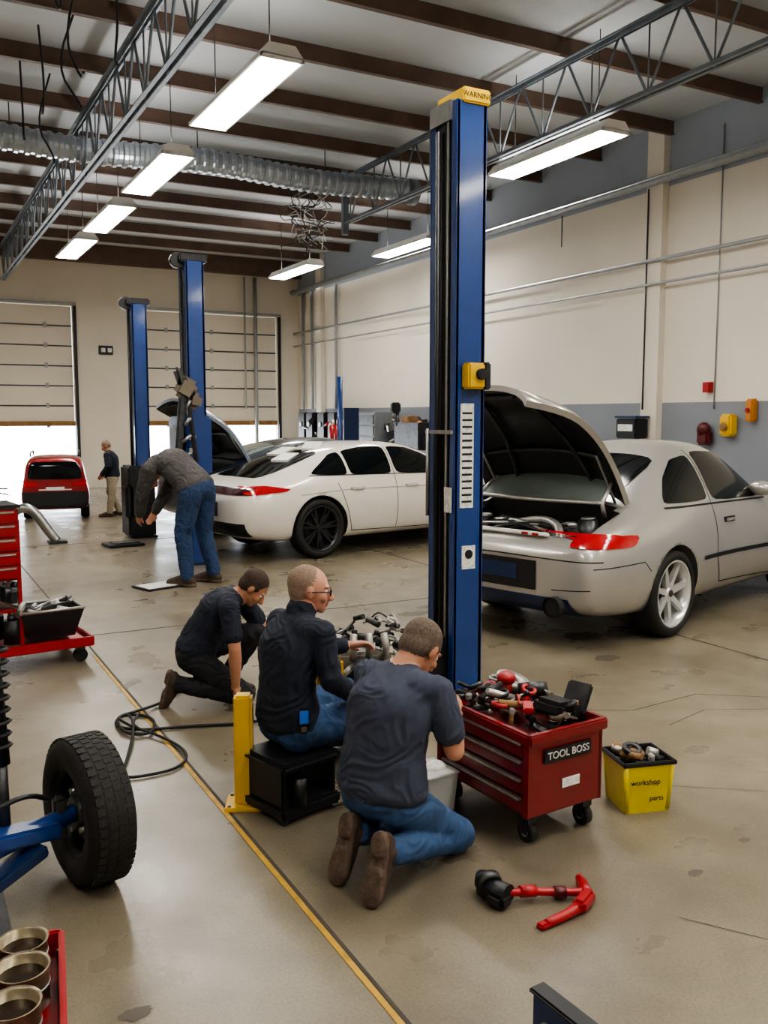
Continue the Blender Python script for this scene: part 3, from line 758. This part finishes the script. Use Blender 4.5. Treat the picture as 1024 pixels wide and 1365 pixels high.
    B.hull([(h(-.025, 0, -.05), .059*hs, None), (nk, .066*s, None)], skin)
    if not bald:
        B.hull([e(-.02, 0, .048, (.097, .083, .086))], hair); B.hull([e(-.045, 0, .0, (.064, .076, .072))], hair)
        for sd in (1, -1): B.hull([e(.02, sd*.066, .028, (.022, .016, .02)), e(-.02, sd*.07, .03, (.03, .014, .035))], hair)
    else:
        B.hull([e(-.022, 0, .04, (.092, .0795, .088))], hair); B.hull([e(-.045, 0, .0, (.060, .074, .066))], hair)
    if collar: B.hull([(nk-up*.01, .075*s, None), (nk+up*.03*s, .07*s, None)], shirt)
    ob = B.finish(name, voxel, [shirt, trous], .0075*s)
    a = MB()
    for sd in (1, -1):
        a.sph(h(.074, sd*.031, .008), .0135*hs, M_eye, sub=2); a.sph(h(.084, sd*.031, .007), .0058*hs, M_iris, sub=2)
        a.tube([h(.084, sd*.017, .026), h(.092, sd*.032, .031), h(.08, sd*.05, .026)], .0035*hs, hair, 6, 1)
    if glasses:
        for sd in (1, -1):
            a.tube([h(.103, sd*(.031+.022*math.cos(t)), .004+.016*math.sin(t)) for t in [i*math.pi/8 for i in range(17)]], .0032*hs, M_black, 6)
            a.tube([h(.1, sd*.053, .008), h(.05, sd*.078, .01), h(-.01, sd*.088, .006)], .0032*hs, M_black, 6)
        a.tube([h(.104, -.01, .008), h(.104, .01, .008)], .003*hs, M_black, 6)
    a.build('eyes_and_brows', parent=ob)
    ob.location = (loc[0], loc[1], 0); ob.rotation_euler = (0, 0, math.pi/2-math.radians(bearing))
    return ob

# Man A – kneeling at the tool cart, back to the camera
person('kneeling_mechanic', (1.62, 3.02), 68, dict(pelvis=(0, 0, .33), neck=(.14, 0, .785), head=(.225, -.02, .855), hunch=.04,
    elR=(.16, -.24, .50), wrR=(.30, -.13, .60), elL=(.25, .24, .55), wrL=(.39, .08, .62),
    knR=(.31, -.15, .075), knL=(.33, .15, .075), anR=(-.12, -.15, .17), anL=(-.08, .05, .17)), .95, (-5, 42), M_slate, 'short', M_jean, M_hairm,
    hands={'R': ((.8, .35, .3), (.2, .9, -.3), .45), 'L': ((.9, -.4, 0), (0, -.4, -1), .4)},
    feet={'R': (-.30, -.02, -1), 'L': (-.30, .02, -1), 'Rup': (1, 0, -.2), 'Lup': (1, 0, -.2)}, bulk=1.1, hemdrop=.02)
# Man B – seated on the stool
mb = person('seated_mechanic', (1.54, 3.78), 80, dict(pelvis=(0, 0, .40), neck=(.07, 0, .88), head=(.115, -.01, .995), hunch=.045,
    elR=(.09, -.22, .62), wrR=(.27, -.17, .50), elL=(.2, .25, .64), wrL=(.42, .12, .66),
    knR=(.42, -.15, .40), knL=(.42, .14, .42), anR=(.50, -.15, .1), anL=(.56, .15, .1)), .95, (-30, 6), M_navy, 'long', M_jean, M_hairg, skin=M_skin2,
    glasses=True, bald=True, collar=True, hands={'R': ((1, .2, -.2), (.1, .9, -.3), .4), 'L': ((1, -.3, 0), (0, -.5, -1), .4)}, hemdrop=.05)
# Man C – crouching at the back
person('crouching_mechanic', (1.59, 5.45), 120, dict(pelvis=(0, 0, .34), neck=(.285, 0, .68), head=(.375, 0, .735), hunch=.05,
    elR=(.30, -.23, .40), wrR=(.29, -.17, .155), elL=(.42, .2, .42), wrL=(.52, .06, .36),
    knR=(.33, -.1, .075), knL=(.36, .17, .42), anR=(-.07, -.12, .15), anL=(.16, .18, .10)), .92, (0, 48), M_navy, 'short', M_trous, M_hairb,
    hands={'R': ((.1, .1, -1), (1, .3, 0), .3), 'L': ((.8, -.5, -.1), (0, -.3, -1), .5)},
    feet={'R': (-.25, 0, -1), 'Rup': (1, 0, -.2), 'L': (1, 0, 0)})
# Man D – bending
person('bending_mechanic', (2.80, 9.36), 322, dict(pelvis=(0, 0, 1.04), neck=(.50, 0, 1.27), head=(.62, 0, 1.13), hunch=.10,
    elR=(.56, -.22, .98), wrR=(.66, -.12, .74), elL=(.56, .2, .98), wrL=(.68, .12, .74),
    knR=(.05, -.17, .57), knL=(.09, .15, .57), anR=(-.07, -.17, .12), anL=(.04, .16, .12)), 1.28, (0, 80), M_vest, 'long', M_jeandk, M_hairb, voxel=.009, hs=1.0)
# Man E – far standing
person('standing_mechanic', (3.40, 16.6), 290, dict(pelvis=(0, 0, .72), neck=(.05, 0, 1.16), head=(.09, 0, 1.265),
    elR=(.03, -.22, .92), wrR=(.16, -.15, .76), elL=(.03, .22, .92), wrL=(.16, .15, .76),
    knR=(.06, -.1, .42), knL=(.0, .1, .42), anR=(-.10, -.1, .09), anL=(.05, .1, .09)), .95, (0, 25), M_navy, 'long', M_khaki, M_hairg, voxel=.009, hs=.82)

# phone holster on the seated man (at his hip)
b = MB(); b.box((0, 0, 0), (.05, .025, .12), M_black, bev=.01); b.box((0, -.014, .02), (.04, .008, .06), mat('phone_blue', '2c62b8', .2, emit=.1), bev=.003)
b.box((0, -.014, -.035), (.025, .006, .025), M_steel, bev=.003)
b.build('phone_holster', (1.525, 3.567, .46), math.radians(-15))

# ---------------------------------------------------------------- stool
b = MB(); b.box((0, 0, .255), (.34, .34, .05), M_black, bev=.02); b.box((0, 0, .05), (.34, .32, .06), M_black, bev=.015)
b.cyl((0, 0, .05), (0, 0, .25), .05, M_dksteel)
for sx in (-.14, .14):
    b.box((sx, 0, .15), (.03, .28, .2), M_black, bev=.01)
    for sy in (-.13, .13): b.cyl((sx, sy-.012, .024), (sx, sy+.012, .024), .024, M_dksteel, n=14)
b.tube([(.1, -.17, .03), (.25, -.2, .02), (.33, -.1, .012)], .008, M_dksteel)
b.cyl((-.06, -.14, .2), (-.06, -.14, .08), .03, M_dksteel)
b.build('mechanic_stool', (1.53, 3.73, 0), math.radians(15))

# ---------------------------------------------------------------- bollard
b = MB(); b.box((0, 0, .01), (.17, .17, .02), M_yellow, bev=.004); b.box((0, 0, .27), (.085, .085, .52), M_yellow, bev=.012)
for sx in (-.065, .065):
    for sy in (-.065, .065): b.cyl((sx, sy, .02), (sx, sy, .03), .009, M_steel, n=6)
b.build('safety_bollard', (1.345, 3.85, 0), math.radians(-25))

# ---------------------------------------------------------------- tool cart
b = MB(); W, L = .42, .64; zb, zt = .13, .47
b.box((W/2, L/2, zb+.02), (W-.01, L-.01, .04), M_reddk)
b.box((W/2, .01, (zb+zt)/2), (W, .02, zt-zb), M_red, bev=.006); b.box((W/2, L-.01, (zb+zt)/2), (W, .02, zt-zb), M_red, bev=.006); b.box((W-.01, L/2, (zb+zt)/2), (.02, L, zt-zb), M_red)
b.box((W/2, L/2, .3), (W-.04, L-.04, .3), M_reddk)
for i in range(4):
    z = zb+.045+i*.08
    b.box((.012, L/2, z), (.03, L-.07, .07), M_red, bev=.006); b.box((-.008, L/2, z+.028), (.02, L-.09, .012), M_alu, bev=.003)
for y in (.018, L-.018): b.box((.005, y, (zb+zt)/2), (.03, .036, zt-zb), M_red, bev=.005)
for c, d in (((W/2, -.004, zt), (W+.03, .035, .05)), ((W/2, L+.004, zt), (W+.03, .035, .05)), ((-.004, L/2, zt), (.035, L+.03, .05)), ((W+.004, L/2, zt), (.035, L+.03, .05))): b.box(c, d, M_red, bev=.008)
b.box((W/2, L/2, zt-.03), (W-.03, L-.03, .01), M_black)
b.box((W*.5, -.008, .385), (.27, .006, .06), M_black, bev=.002); b.box((W*.55, -.006, .25), (.1, .004, .04), M_label)
for x in (.05, W-.05):
    for y in (.06, L-.06):
        b.box((x, y, .105), (.05, .06, .03), M_dksteel); b.box((x-.024, y, .07), (.006, .04, .06), M_dksteel); b.box((x+.024, y, .07), (.006, .04, .06), M_dksteel)
        b.cyl((x-.018, y, .045), (x+.018, y, .045), .045, M_rubber, n=20); b.cyl((x-.02, y, .045), (x+.02, y, .045), .02, M_alu, n=12)
b.tube([(W+.02, .1, .42), (W+.06, .1, .44), (W+.06, .55, .44), (W+.02, .55, .42)], .012, M_dksteel, 8)
rr = random.Random(21)
def junk(b, n, x0, x1, y0, y1, z0, z1, pal, L0=.05, L1=.2, R0=.006, R1=.022):
    for i in range(n):
        c = V((rr.uniform(x0, x1), rr.uniform(y0, y1), rr.uniform(z0, z1))); a = rr.uniform(0, 6.28); L_ = rr.uniform(L0, L1)
        d = V((math.cos(a), math.sin(a), rr.uniform(-.35, .35))).normalized()*L_/2; m = rr.choice(pal); k = rr.random()
        p, q = c-d, c+d
        for t in (p, q): t.x = min(max(t.x, x0), x1); t.y = min(max(t.y, y0), y1)
        if (p-q).length < .02: continue
        if k < .35: b.cyl(p, q, rr.uniform(R0, R1), m, n=12)
        elif k < .55:
            b.cyl(p, q, R0*1.1, M_steel, n=8); b.cyl(q, q+(q-p)*.25, R0*2.6, m, n=12)
        elif k < .75: b.box(c, (L_*.6, L_*.35, R1*1.6), m, rot=(0, rr.uniform(-.3, .3), a), bev=.005)
        elif k < .9: b.lathe([(R1*1.2, 0), (R1*2, 0), (R1*2, R1), (R1*1.2, R1)], c, (rr.uniform(-.5, .5), rr.uniform(-.5, .5), 1), m, 18)
        else: b.tube([p, c+V((0, 0, L_*.3)), q], R0, m, 8, 2)
junk(b, 90, .04, W-.04, .04, L-.04, zt-.02, zt+.08, [M_steel, M_dksteel, M_black, M_black, M_redb, M_alu, M_dksteel, M_brown, M_canvas], .05, .16, .005, .018)
b.sph((.26, .46, zt+.11), (.045, .045, .035), M_redb); b.cyl((.26, .46, zt+.02), (.26, .46, zt+.1), .03, M_redb)
b.cyl((.34, .36, zt+.04), (.35, .38, zt+.09), .07, M_dksteel, n=24); b.lathe([(.03, 0), (.085, 0), (.085, .03), (.03, .03)], (.33, .50, zt+.06), (.2, -.3, 1), M_alu, 28)
b.box((.40, .14, zt+.08), (.02, .13, .14), M_dksteel, rot=(0, .5, .2), bev=.02)
b.box((.27, .14, zt+.06), (.2, .14, .07), M_black, rot=(.1, .2, .4), bev=.02)
cart = b.build('tool_cart', (2.235, 2.87, 0), math.radians(4))
text('TOOL BOSS', .045, M_label, cart, (W*.5, -.0125, .385), (math.pi/2, 0, 0))

# yellow bucket
b = MB()
def frust(b, w0, d0, w1, d1, z0, z1, m, cap0=True, cap1=False):
    vs = [(-w0/2, -d0/2, z0), (w0/2, -d0/2, z0), (w0/2, d0/2, z0), (-w0/2, d0/2, z0), (-w1/2, -d1/2, z1), (w1/2, -d1/2, z1), (w1/2, d1/2, z1), (-w1/2, d1/2, z1)]
    fs = [[0, 1, 5, 4], [1, 2, 6, 5], [2, 3, 7, 6], [3, 0, 4, 7]]
    if cap0: fs.append([3, 2, 1, 0])
    if cap1: fs.append([4, 5, 6, 7])
    b.add(vs, fs, m)
frust(b, .21, .19, .25, .22, 0, .235, M_yellowb); frust(b, .19, .18, .235, .205, .01, .235, M_black); b.box((0, 0, .19), (.215, .195, .01), M_black)
for c, d in (((0, -.11, .235), (.265, .015, .02)), ((0, .11, .235), (.265, .015, .02)), ((-.125, 0, .235), (.015, .235, .02)), ((.125, 0, .235), (.015, .235, .02))): b.box(c, d, M_black, bev=.004)
for x, y in ((-.1, -.09), (.1, -.09), (.1, .09), (-.1, .09)): b.cyl((x, y, .01), (x*1.15, y*1.15, .225), .012, M_yellowb, n=10)
junk(b, 16, -.09, .09, -.08, .08, .2, .26, [M_steel, M_brown, M_alu, M_dksteel], .05, .12)
b.sph((-.02, .02, .235), (.06, .045, .03), M_brown)
buck = b.build('yellow_bucket', (2.96, 2.99, 0), math.radians(-16))
text('workshop', .036, M_black, buck, (-.02, -.112, .15), (math.pi/2+.07, 0, 0)); text('parts', .034, M_black, buck, (.04, -.106, .07), (math.pi/2+.07, 0, 0))

# plastic parts tub behind kneeling man
b = MB(); frust(b, .14, .16, .17, .19, 0, .2, M_clear); b.box((0, 0, .12), (.13, .15, .12), M_brown, bev=.02); b.box((0, 0, .2), (.18, .2, .012), M_clear, bev=.003)
b.sph((.02, 0, .205), (.06, .05, .03), M_label); b.sph((-.03, .04, .21), (.04, .04, .03), M_redb)
b.build('plastic_parts_tub', (2.07, 3.38, 0), .1)

# red hydraulic tool on the floor
b = MB()
b.cyl((1.86, 2.66, .045), (1.90, 2.55, .045), .04, M_black, n=20); b.cyl((1.89, 2.7, .05), (1.86, 2.66, .05), .03, M_dksteel, n=16)
b.box((1.87, 2.57, .03), (.07, .08, .06), M_black, rot=(0, 0, .3), bev=.015); b.lathe([(.03, 0), (.046, 0), (.046, .03), (.03, .03)], (1.87, 2.62, .06), (.2, .9, .3), M_dksteel, 20)
b.tube([(1.91, 2.57, .045), (2.0, 2.55, .035), (2.1, 2.50, .03), (2.18, 2.46, .03)], .015, M_redb, 12, 1)
b.cyl((1.96, 2.56, .04), (2.02, 2.545, .035), .022, M_redb); b.cyl((2.08, 2.51, .03), (2.12, 2.49, .03), .022, M_reddk)
b.cyl((2.22, 2.52, .03), (2.17, 2.42, .03), .022, M_redb); b.box((2.14, 2.41, .03), (.12, .05, .05), M_redb, rot=(0, 0, .5), bev=.012)
b.tube([(2.12, 2.40, .025), (2.03, 2.38, .02), (1.94, 2.38, .014)], lambda t: .022*(1-.35*t), M_redb, 12, 1); b.box((1.94, 2.38, .012), (.07, .035, .02), M_redb, rot=(0, 0, .1), bev=.006)
b.cyl((2.22, 2.52, .03), (2.235, 2.55, .03), .015, M_redb)
b.build('hydraulic_hand_tool')

# blue lift arm channel at lower right
b = MB(); b.box((0, 0, .09), (.05, .50, .18), M_bluedk, bev=.008); b.box((0, 0, .18), (.06, .52, .016), M_black, bev=.006); b.box((.07, 0, .03), (.16, .48, .06), M_black, bev=.01)
b.cyl((-.027, .18, .1), (-.035, .18, .1), .025, M_steel)
b.build('lift_arm_channel', (1.55, 1.66, 0), math.radians(4))

# ---------------------------------------------------------------- engine being worked on
b = MB()
b.box((0, 0, .10), (.5, .4, .05), M_dksteel, bev=.01)
for x in (-.2, .2):
    for y in (-.15, .15): b.cyl((x, y, 0), (x, y, .1), .025, M_dksteel)
b.box((0, 0, .3), (.36, .26, .34), M_dksteel, bev=.03); b.box((0, 0, .5), (.34, .2, .1), M_alu, bev=.02)
b.box((-.17, -.17, .46), (.14, .08, .16), M_yellow, bev=.015); b.box((-.17, -.17, .28), (.14, .08, .18), M_brown, bev=.01); b.box((-.17, -.213, .47), (.08, .004, .06), M_black)
for i in range(4): b.tube([(-.12+i*.08, -.1, .52), (-.14+i*.09, -.18, .58), (-.12+i*.08, -.14, .66)], .02, M_alu, 12, 2); b.cyl((-.12+i*.08, .04, .54), (-.12+i*.08, .04, .6), .022, M_black)
b.cyl((-.22, 0, .5), (-.17, 0, .5), .09, M_alu, n=28); b.cyl((-.24, -.06, .3), (-.18, -.06, .3), .07, M_dksteel, n=28); b.cyl((.2, .0, .45), (.27, 0, .45), .08, M_alu, n=24)
junk(b, 60, -.24, .24, -.16, .16, .48, .72, [M_steel, M_alu, M_dksteel, M_black, M_black, M_dksteel], .05, .14, .005, .018)
junk(b, 16, -.2, .2, -.19, -.13, .2, .5, [M_steel, M_alu, M_dksteel, M_black], .04, .1)
b.build('engine_on_stand', (2.15, 4.27, 0), math.radians(-20))

# impact wrench in crouching man's hand
b = MB(); b.cyl((-.08, 0, 0), (.06, 0, 0), .035, M_black, n=18); b.cyl((.06, 0, 0), (.11, 0, 0), .018, M_steel); b.box((-.03, 0, -.07), (.035, .03, .13), M_black, rot=(0, .15, 0), bev=.01)
b.box((-.035, 0, -.145), (.07, .05, .035), M_black, bev=.01); b.tube([(-.03, 0, -.16), (-.05, .02, -.25), (-.1, 0, -.345)], .006, M_black, 6, 2)
b.build('impact_wrench', (2.08, 5.1, .37), math.radians(-60))

# hoses on the floor
b = MB()
b.tube([(2.1, 4.95, .014), (1.77, 4.86, .012), (1.4, 5.0, .012), (1.15, 5.05, .012), (1.02, 5.2, .012), (1.12, 5.4, .012), (1.28, 5.25, .014), (1.2, 4.95, .016), (1.05, 5.0, .02), (1.05, 5.3, .03), (1.2, 5.35, .03), (1.4, 5.5, .012), (1.6, 5.75, .012), (1.95, 5.7, .012)], .009, M_rubber, 8, 3)
b.tube([(1.2, 5.3, .035), (1.1, 5.1, .03), (1.22, 4.9, .02), (1.3, 4.6, .012), (1.2, 4.4, .012), (1.0, 4.38, .012), (.9, 4.42, .012), (1.0, 4.7, .012), (1.1, 5.0, .04), (1.15, 5.3, .04), (1.05, 5.25, .045), (1.1, 5.05, .045)], .008, M_rubber, 8, 3)
b.build('air_hose')

# ---------------------------------------------------------------- wheel on axle lower left
b = MB(); n_ = V((-.98, -.2, 0)).normalized(); c = V((.585, 3.50, .285)); R, h = .285, .092
b.lathe([(.17, -h*.9), (.24, -h), (.27, -h*.85), (R, -h*.6), (R, h*.6), (.27, h*.85), (.24, h), (.17, h*.9), (.165, 0)], c, n_, M_rubber, 56)
up = V((0, 0, 1)); sd = n_.cross(up)
for k in range(48):
    for row, off in ((-.6, 0), (-.2, .5), (.2, 0), (.6, .5)):
        a2 = 2*math.pi*(k+off)/48; d2 = sd*math.cos(a2)+up*math.sin(a2); t2 = -sd*math.sin(a2)+up*math.cos(a2)
        Mx = Matrix((d2, t2, n_)).transposed().to_4x4()
        b.box(c+d2*(R-.002)+n_*h*row, (.008, .026, h*.32), M_rubber, rot=Mx)
b.lathe([(.172, h*.9), (.16, h*.3), (.155, -h*.8), (.165, -h*.85), (.175, h*.7)], c, n_, M_black, 40)
b.cyl(c-n_*.05, c-n_*.03, .16, M_dksteel, n=36); b.cyl(c-n_*.03, c+n_*.06, .06, M_dksteel); b.cyl(c+n_*.0, c+n_*.03, .11, M_dksteel, n=30)
for k in range(5):
    a = 2*math.pi*k/5; d = sd*math.cos(a)+up*math.sin(a); b.cyl(c+d*.08+n_*.02, c+d*.08+n_*.06, .012, M_steel, n=6)
p = c+n_*.05
b.tube([p, p+n_*.12+V((0, -.02, -.01)), p+n_*.5+V((0, -.15, -.03))], .035, M_blue, 14, 1)
b.box(p+n_*.24+V((0, -.06, .0)), (.34, .11, .06), M_blue, rot=(0, .15, .4), bev=.012); b.box(p+n_*.3+V((.0, -.12, -.11)), (.36, .1, .05), M_bluedk, rot=(0, -.25, .5), bev=.01)
b.box(p+n_*.06, (.05, .06, .16), M_dksteel, bev=.012); b.tube([p+n_*.1+V((0, 0, .08)), p+n_*.18+V((0, -.05, .14)), p+n_*.3+V((0, -.06, .12))], .01, M_black, 8, 2)
q = p+n_*.27
b.cyl(q+V((0, 0, .02)), q+V((.0, .05, .28)), .03, M_dksteel, n=16); b.cyl(q+V((.0, .05, .24)), q+V((-.02, .08, .72)), .042, M_black, n=18); b.sph(q+V((-.02, .08, .74)), .046, M_rubber)
for k in range(9): b.lathe([(.046, 0), (.055, .008), (.046, .016)], q+V((.0, .055, .3+k*.045)), (-.02, .05, .5), M_rubber, 20)
b.box((.12, 3.3, .12), (.1, .4, .24), M_reddk, bev=.02); b.box((.12, 3.3, .01), (.3, .5, .02), M_dksteel)
b.build('wheel_on_trailing_axle')

# red parts tray with oil cans, lower left corner
b = MB(); b.box((-.04, -.03, .37), (.28, .42, .66), M_redb, bev=.02); b.box((-.04, -.03, .715), (.32, .46, .03), M_red, bev=.01); b.box((-.04, -.03, .02), (.26, .4, .04), M_black)
for c, d in (((-.04, -.26, .74), (.32, .012, .04)), ((-.04, .2, .74), (.32, .012, .04)), ((-.2, -.03, .74), (.012, .46, .04)), ((.12, -.03, .74), (.012, .46, .04))): b.box(c, d, M_redb, bev=.004)
M_tin = mat('can_tin', '8c8068', .35, .7, var=.3, scale=20)
for (x, y, r, hh) in ((.05, .02, .048, .07), (.05, .13, .045, .06), (-.06, .1, .05, .08), (.04, -.1, .045, .08), (-.08, -.03, .04, .1)):
    b.lathe([(0, .0), (r, 0), (r, hh), (r+.003, hh+.003), (r-.004, hh), (r-.004, hh-.02), (0, hh-.02)], (x, y, .73), (0, 0, 1), M_tin, 32, close=False)
    b.cyl((x, y, .73+hh-.022), (x, y, .73+hh-.018), r-.005, M_oil, n=28); b.lathe([(r, hh*.5), (r+.002, hh*.5+.003), (r, hh*.5+.006)], (x, y, .73), (0, 0, 1), M_steel, 28)
b.sph((-.1, .16, .78), (.03, .03, .06), M_redb); b.cyl((-.1, .16, .82), (-.1, .16, .87), .01, M_brown)
b.build('red_parts_tray', (.10, 1.66, 0), math.radians(-8))

# red tool trolley at left mid-ground
b = MB()
b.box((.0, 0, .14), (.9, .55, .035), M_redb, bev=.008)
for c, d in (((0, -.28, .16), (.92, .02, .07)), ((0, .28, .16), (.92, .02, .07)), ((.455, 0, .16), (.02, .56, .07)), ((-.455, 0, .16), (.02, .56, .07))): b.box(c, d, M_redb, bev=.005)
for x in (-.38, .38):
    for y in (-.2, .2): b.cyl((x, y-.02, .05), (x, y+.02, .05), .05, M_rubber, n=18); b.box((x, y, .11), (.06, .06, .04), M_dksteel)
T0 = b.T.copy(); b.T = Matrix.Translation((.2, 0, .19)); frust(b, .32, .3, .44, .4, 0, .2, M_black); frust(b, .31, .29, .425, .385, .01, .2, M_dksteel); b.T = T0
b.tube([(-.02, -.2, .4), (.42, -.2, .4), (.42, .2, .4), (-.02, .2, .4), (-.02, -.2, .4)], .012, M_alu, 8); junk(b, 26, .04, .38, -.14, .14, .3, .42, [M_alu, M_steel, M_dksteel, M_label], .05, .2)
b.box((-.20, .05, .90), (.40, .42, .52), M_red, bev=.015)
for k in range(5): b.box((-.20, -.165, .70+k*.1), (.37, .015, .085), M_redb, bev=.004); b.box((-.20, -.18, .73+k*.1), (.33, .012, .012), M_alu)
for x in (-.39, -.01):
    for y in (-.14, .24): b.box((x, y, .62), (.025, .025, .9), M_redb)
b.box((-.20, .05, 1.17), (.42, .44, .02), M_black); junk(b, 20, -.38, -.04, -.1, .2, 1.18, 1.32, [M_black, M_redb, M_steel], .05, .16)
b.box((-.20, .05, .42), (.38, .4, .02), M_redb); junk(b, 34, -.4, -.02, -.16, .2, .43, .62, [M_black, M_dksteel, M_alu, M_clear], .05, .2, .015, .05)
for (x, y, r, z) in ((-.3, -.05, .07, .19), (-.15, .05, .06, .19), (-.35, .15, .06, .19), (-.08, -.15, .055, .19)): b.cyl((x, y, z), (x, y, z+.17), r, M_black, n=20); b.cyl((x, y, z+.17), (x, y, z+.2), r*.5, M_dksteel)
b.build('red_tool_trolley', (.72, 6.95, 0), math.radians(6))
# exhaust hose stand beyond
b = MB(); b.tube([(.0, .2, .02), (.08, .2, .3), (.25, .15, .52), (.45, .1, .5), (.6, .05, .25), (.75, .0, .03)], .07, M_steel, 14, 2)
b.box((.0, .2, .02), (.3, .3, .04), M_black); b.box((.75, 0, .02), (.25, .2, .04), M_dksteel); b.cyl((.0, .2, .03), (.0, .2, .95), .03, M_alu); b.box((-.1, .25, .9), (.3, .2, .3), M_alu, bev=.03); b.cyl((-.12, .2, 1.05), (-.12, .2, 1.35), .07, M_label)
b.build('exhaust_hose_stand', (1.2, 13.4, 0))

# paper & pad on floor
b = MB(); b.box((0, 0, .012), (.5, .34, .02), M_dksteel, bev=.004); b.box((0, 0, .023), (.44, .28, .004), M_label); b.build('drip_tray', (2.40, 9.42, 0), .3)
b = MB(); b.box((0, 0, .02), (.5, .4, .04), M_black, bev=.01); b.box((.02, 0, .045), (.35, .25, .02), M_dksteel, bev=.006); b.build('floor_mat_pad', (2.72, 12.7, 0), .1)

# ---------------------------------------------------------------- benches on the right wall
b = MB()
b.box((9.45, 17.4, 1.1), (.75, 9.0, .06), M_dksteel)
for y in (13.0, 15.2, 17.4, 19.6, 21.8): b.box((9.45, y, .55), (.7, .06, 1.1), M_black)
b.box((9.45, 17.4, .4), (.72, 8.9, .04), M_dksteel)
b.box((9.3, 17.6, 1.5), (.6, 1.1, .78), M_cab, bev=.02)
for k in range(3): b.box((8.99, 17.6, 1.25+k*.24), (.02, 1.0, .2), M_dksteel, bev=.005)
b.box((9.35, 15.9, 1.4), (.5, 1.0, .55), M_dksteel, bev=.02); b.box((9.3, 16.1, 1.72), (.25, .3, .16), M_brown, bev=.02)
b.cyl((9.3, 16.6, 1.13), (9.3, 16.6, 1.95), .035, M_dksteel); b.box((9.25, 16.6, 1.98), (.2, .14, .22), M_black, bev=.03); b.cyl((9.2, 16.6, 1.9), (9.2, 16.6, 1.75), .025, M_steel)
b.box((9.3, 14.0, 1.42), (.4, .6, .5), M_black, bev=.02)
rr = random.Random(8)
junk(b, 110, 9.15, 9.75, 13.2, 21.7, 1.15, 1.75, [M_black, M_dksteel, M_steel, M_black, M_orange, M_alu, M_redb], .15, .5, .03, .08)
for y in (18.4, 18.62, 18.85, 19.1): b.cyl((8.98, y, 1.13), (8.98, y, 1.6), .09, M_redb); b.cyl((8.98, y, 1.6), (8.98, y, 1.72), .03, M_label)
b.box((8.98, 18.75, 1.12), (.2, .95, .03), M_dksteel)
for y in (19.7, 20.3, 21.0, 21.5): b.box((9.4, y, 1.5), (.4, .42, .8), M_black, bev=.03); b.cyl((9.2, y, 1.6), (9.17, y, 1.6), .06, M_steel)
b.build('workbench_with_tools')
b = MB()
b.box((XW-.29, 10.15, 1.62), (.26, .42, .3), M_black, bev=.02); b.box((XW-.425, 10.15, 1.63), (.01, .3, .1), M_label); b.box((XW-.29, 10.15, 1.79), (.28, .44, .03), M_bluedk)
b.build('wall_parts_bin')
b = MB(); b.sph((XW-.1, 8.95, 1.62), (.09, .1, .1), M_reddk); b.box((XW-.08, 8.95, 1.5), (.14, .2, .2), M_reddk, bev=.03); b.box((XW-.05, 8.95, 2.2), (.1, .1, .14), M_redb); b.build('wall_soap_dispenser')
b = MB(); b.box((XW-.08, 8.55, 1.68), (.16, .2, .3), M_yellow, bev=.03); b.sph((XW-.18, 8.55, 1.66), (.03, .06, .06), M_brown); b.build('wall_glove_dispenser')
b = MB(); b.box((XW-.06, 8.2, 1.88), (.12, .12, .3), M_orange, bev=.02); b.cyl((XW-.13, 8.2, 1.88), (XW-.15, 8.2, 1.88), .03, M_redb); b.build('wall_alarm_box')
b = MB(); b.box((4.75, YB-.03, 3.45), (.35, .05, .22), M_black, bev=.01); b.box((4.68, YB-.06, 3.45), (.1, .02, .1), M_label); b.box((4.84, YB-.06, 3.45), (.1, .02, .1), M_label); b.build('exit_sign_box')
b = MB(); b.box((.6, 16, 5.1), (.5, .4, .35), M_galv, bev=.02); b.cyl((.6, 16, 5.2), (.6, 16, 5.98), .03, M_galv); b.build('unit_heater')

# ---------------------------------------------------------------- light from outside
w = bpy.data.worlds.new('world'); sc.world = w; w.use_nodes = True
bg = w.node_tree.nodes['Background']; bg.inputs['Color'].default_value = (.85, .92, 1, 1); bg.inputs['Strength'].default_value = 11.0
sun = bpy.data.lights.new('sun', 'SUN'); so = bpy.data.objects.new('sun', sun); COL.objects.link(so)
sun.energy = 22; sun.angle = math.radians(1.5); sun.color = (1, .97, .92)
so.rotation_euler = V((-.1, -.75, -.3)).to_track_quat('-Z', 'Y').to_euler()
try:
    sc.view_settings.look = 'AgX - Medium High Contrast'
    sc.view_settings.exposure = .3
except Exception as ex: print(ex)
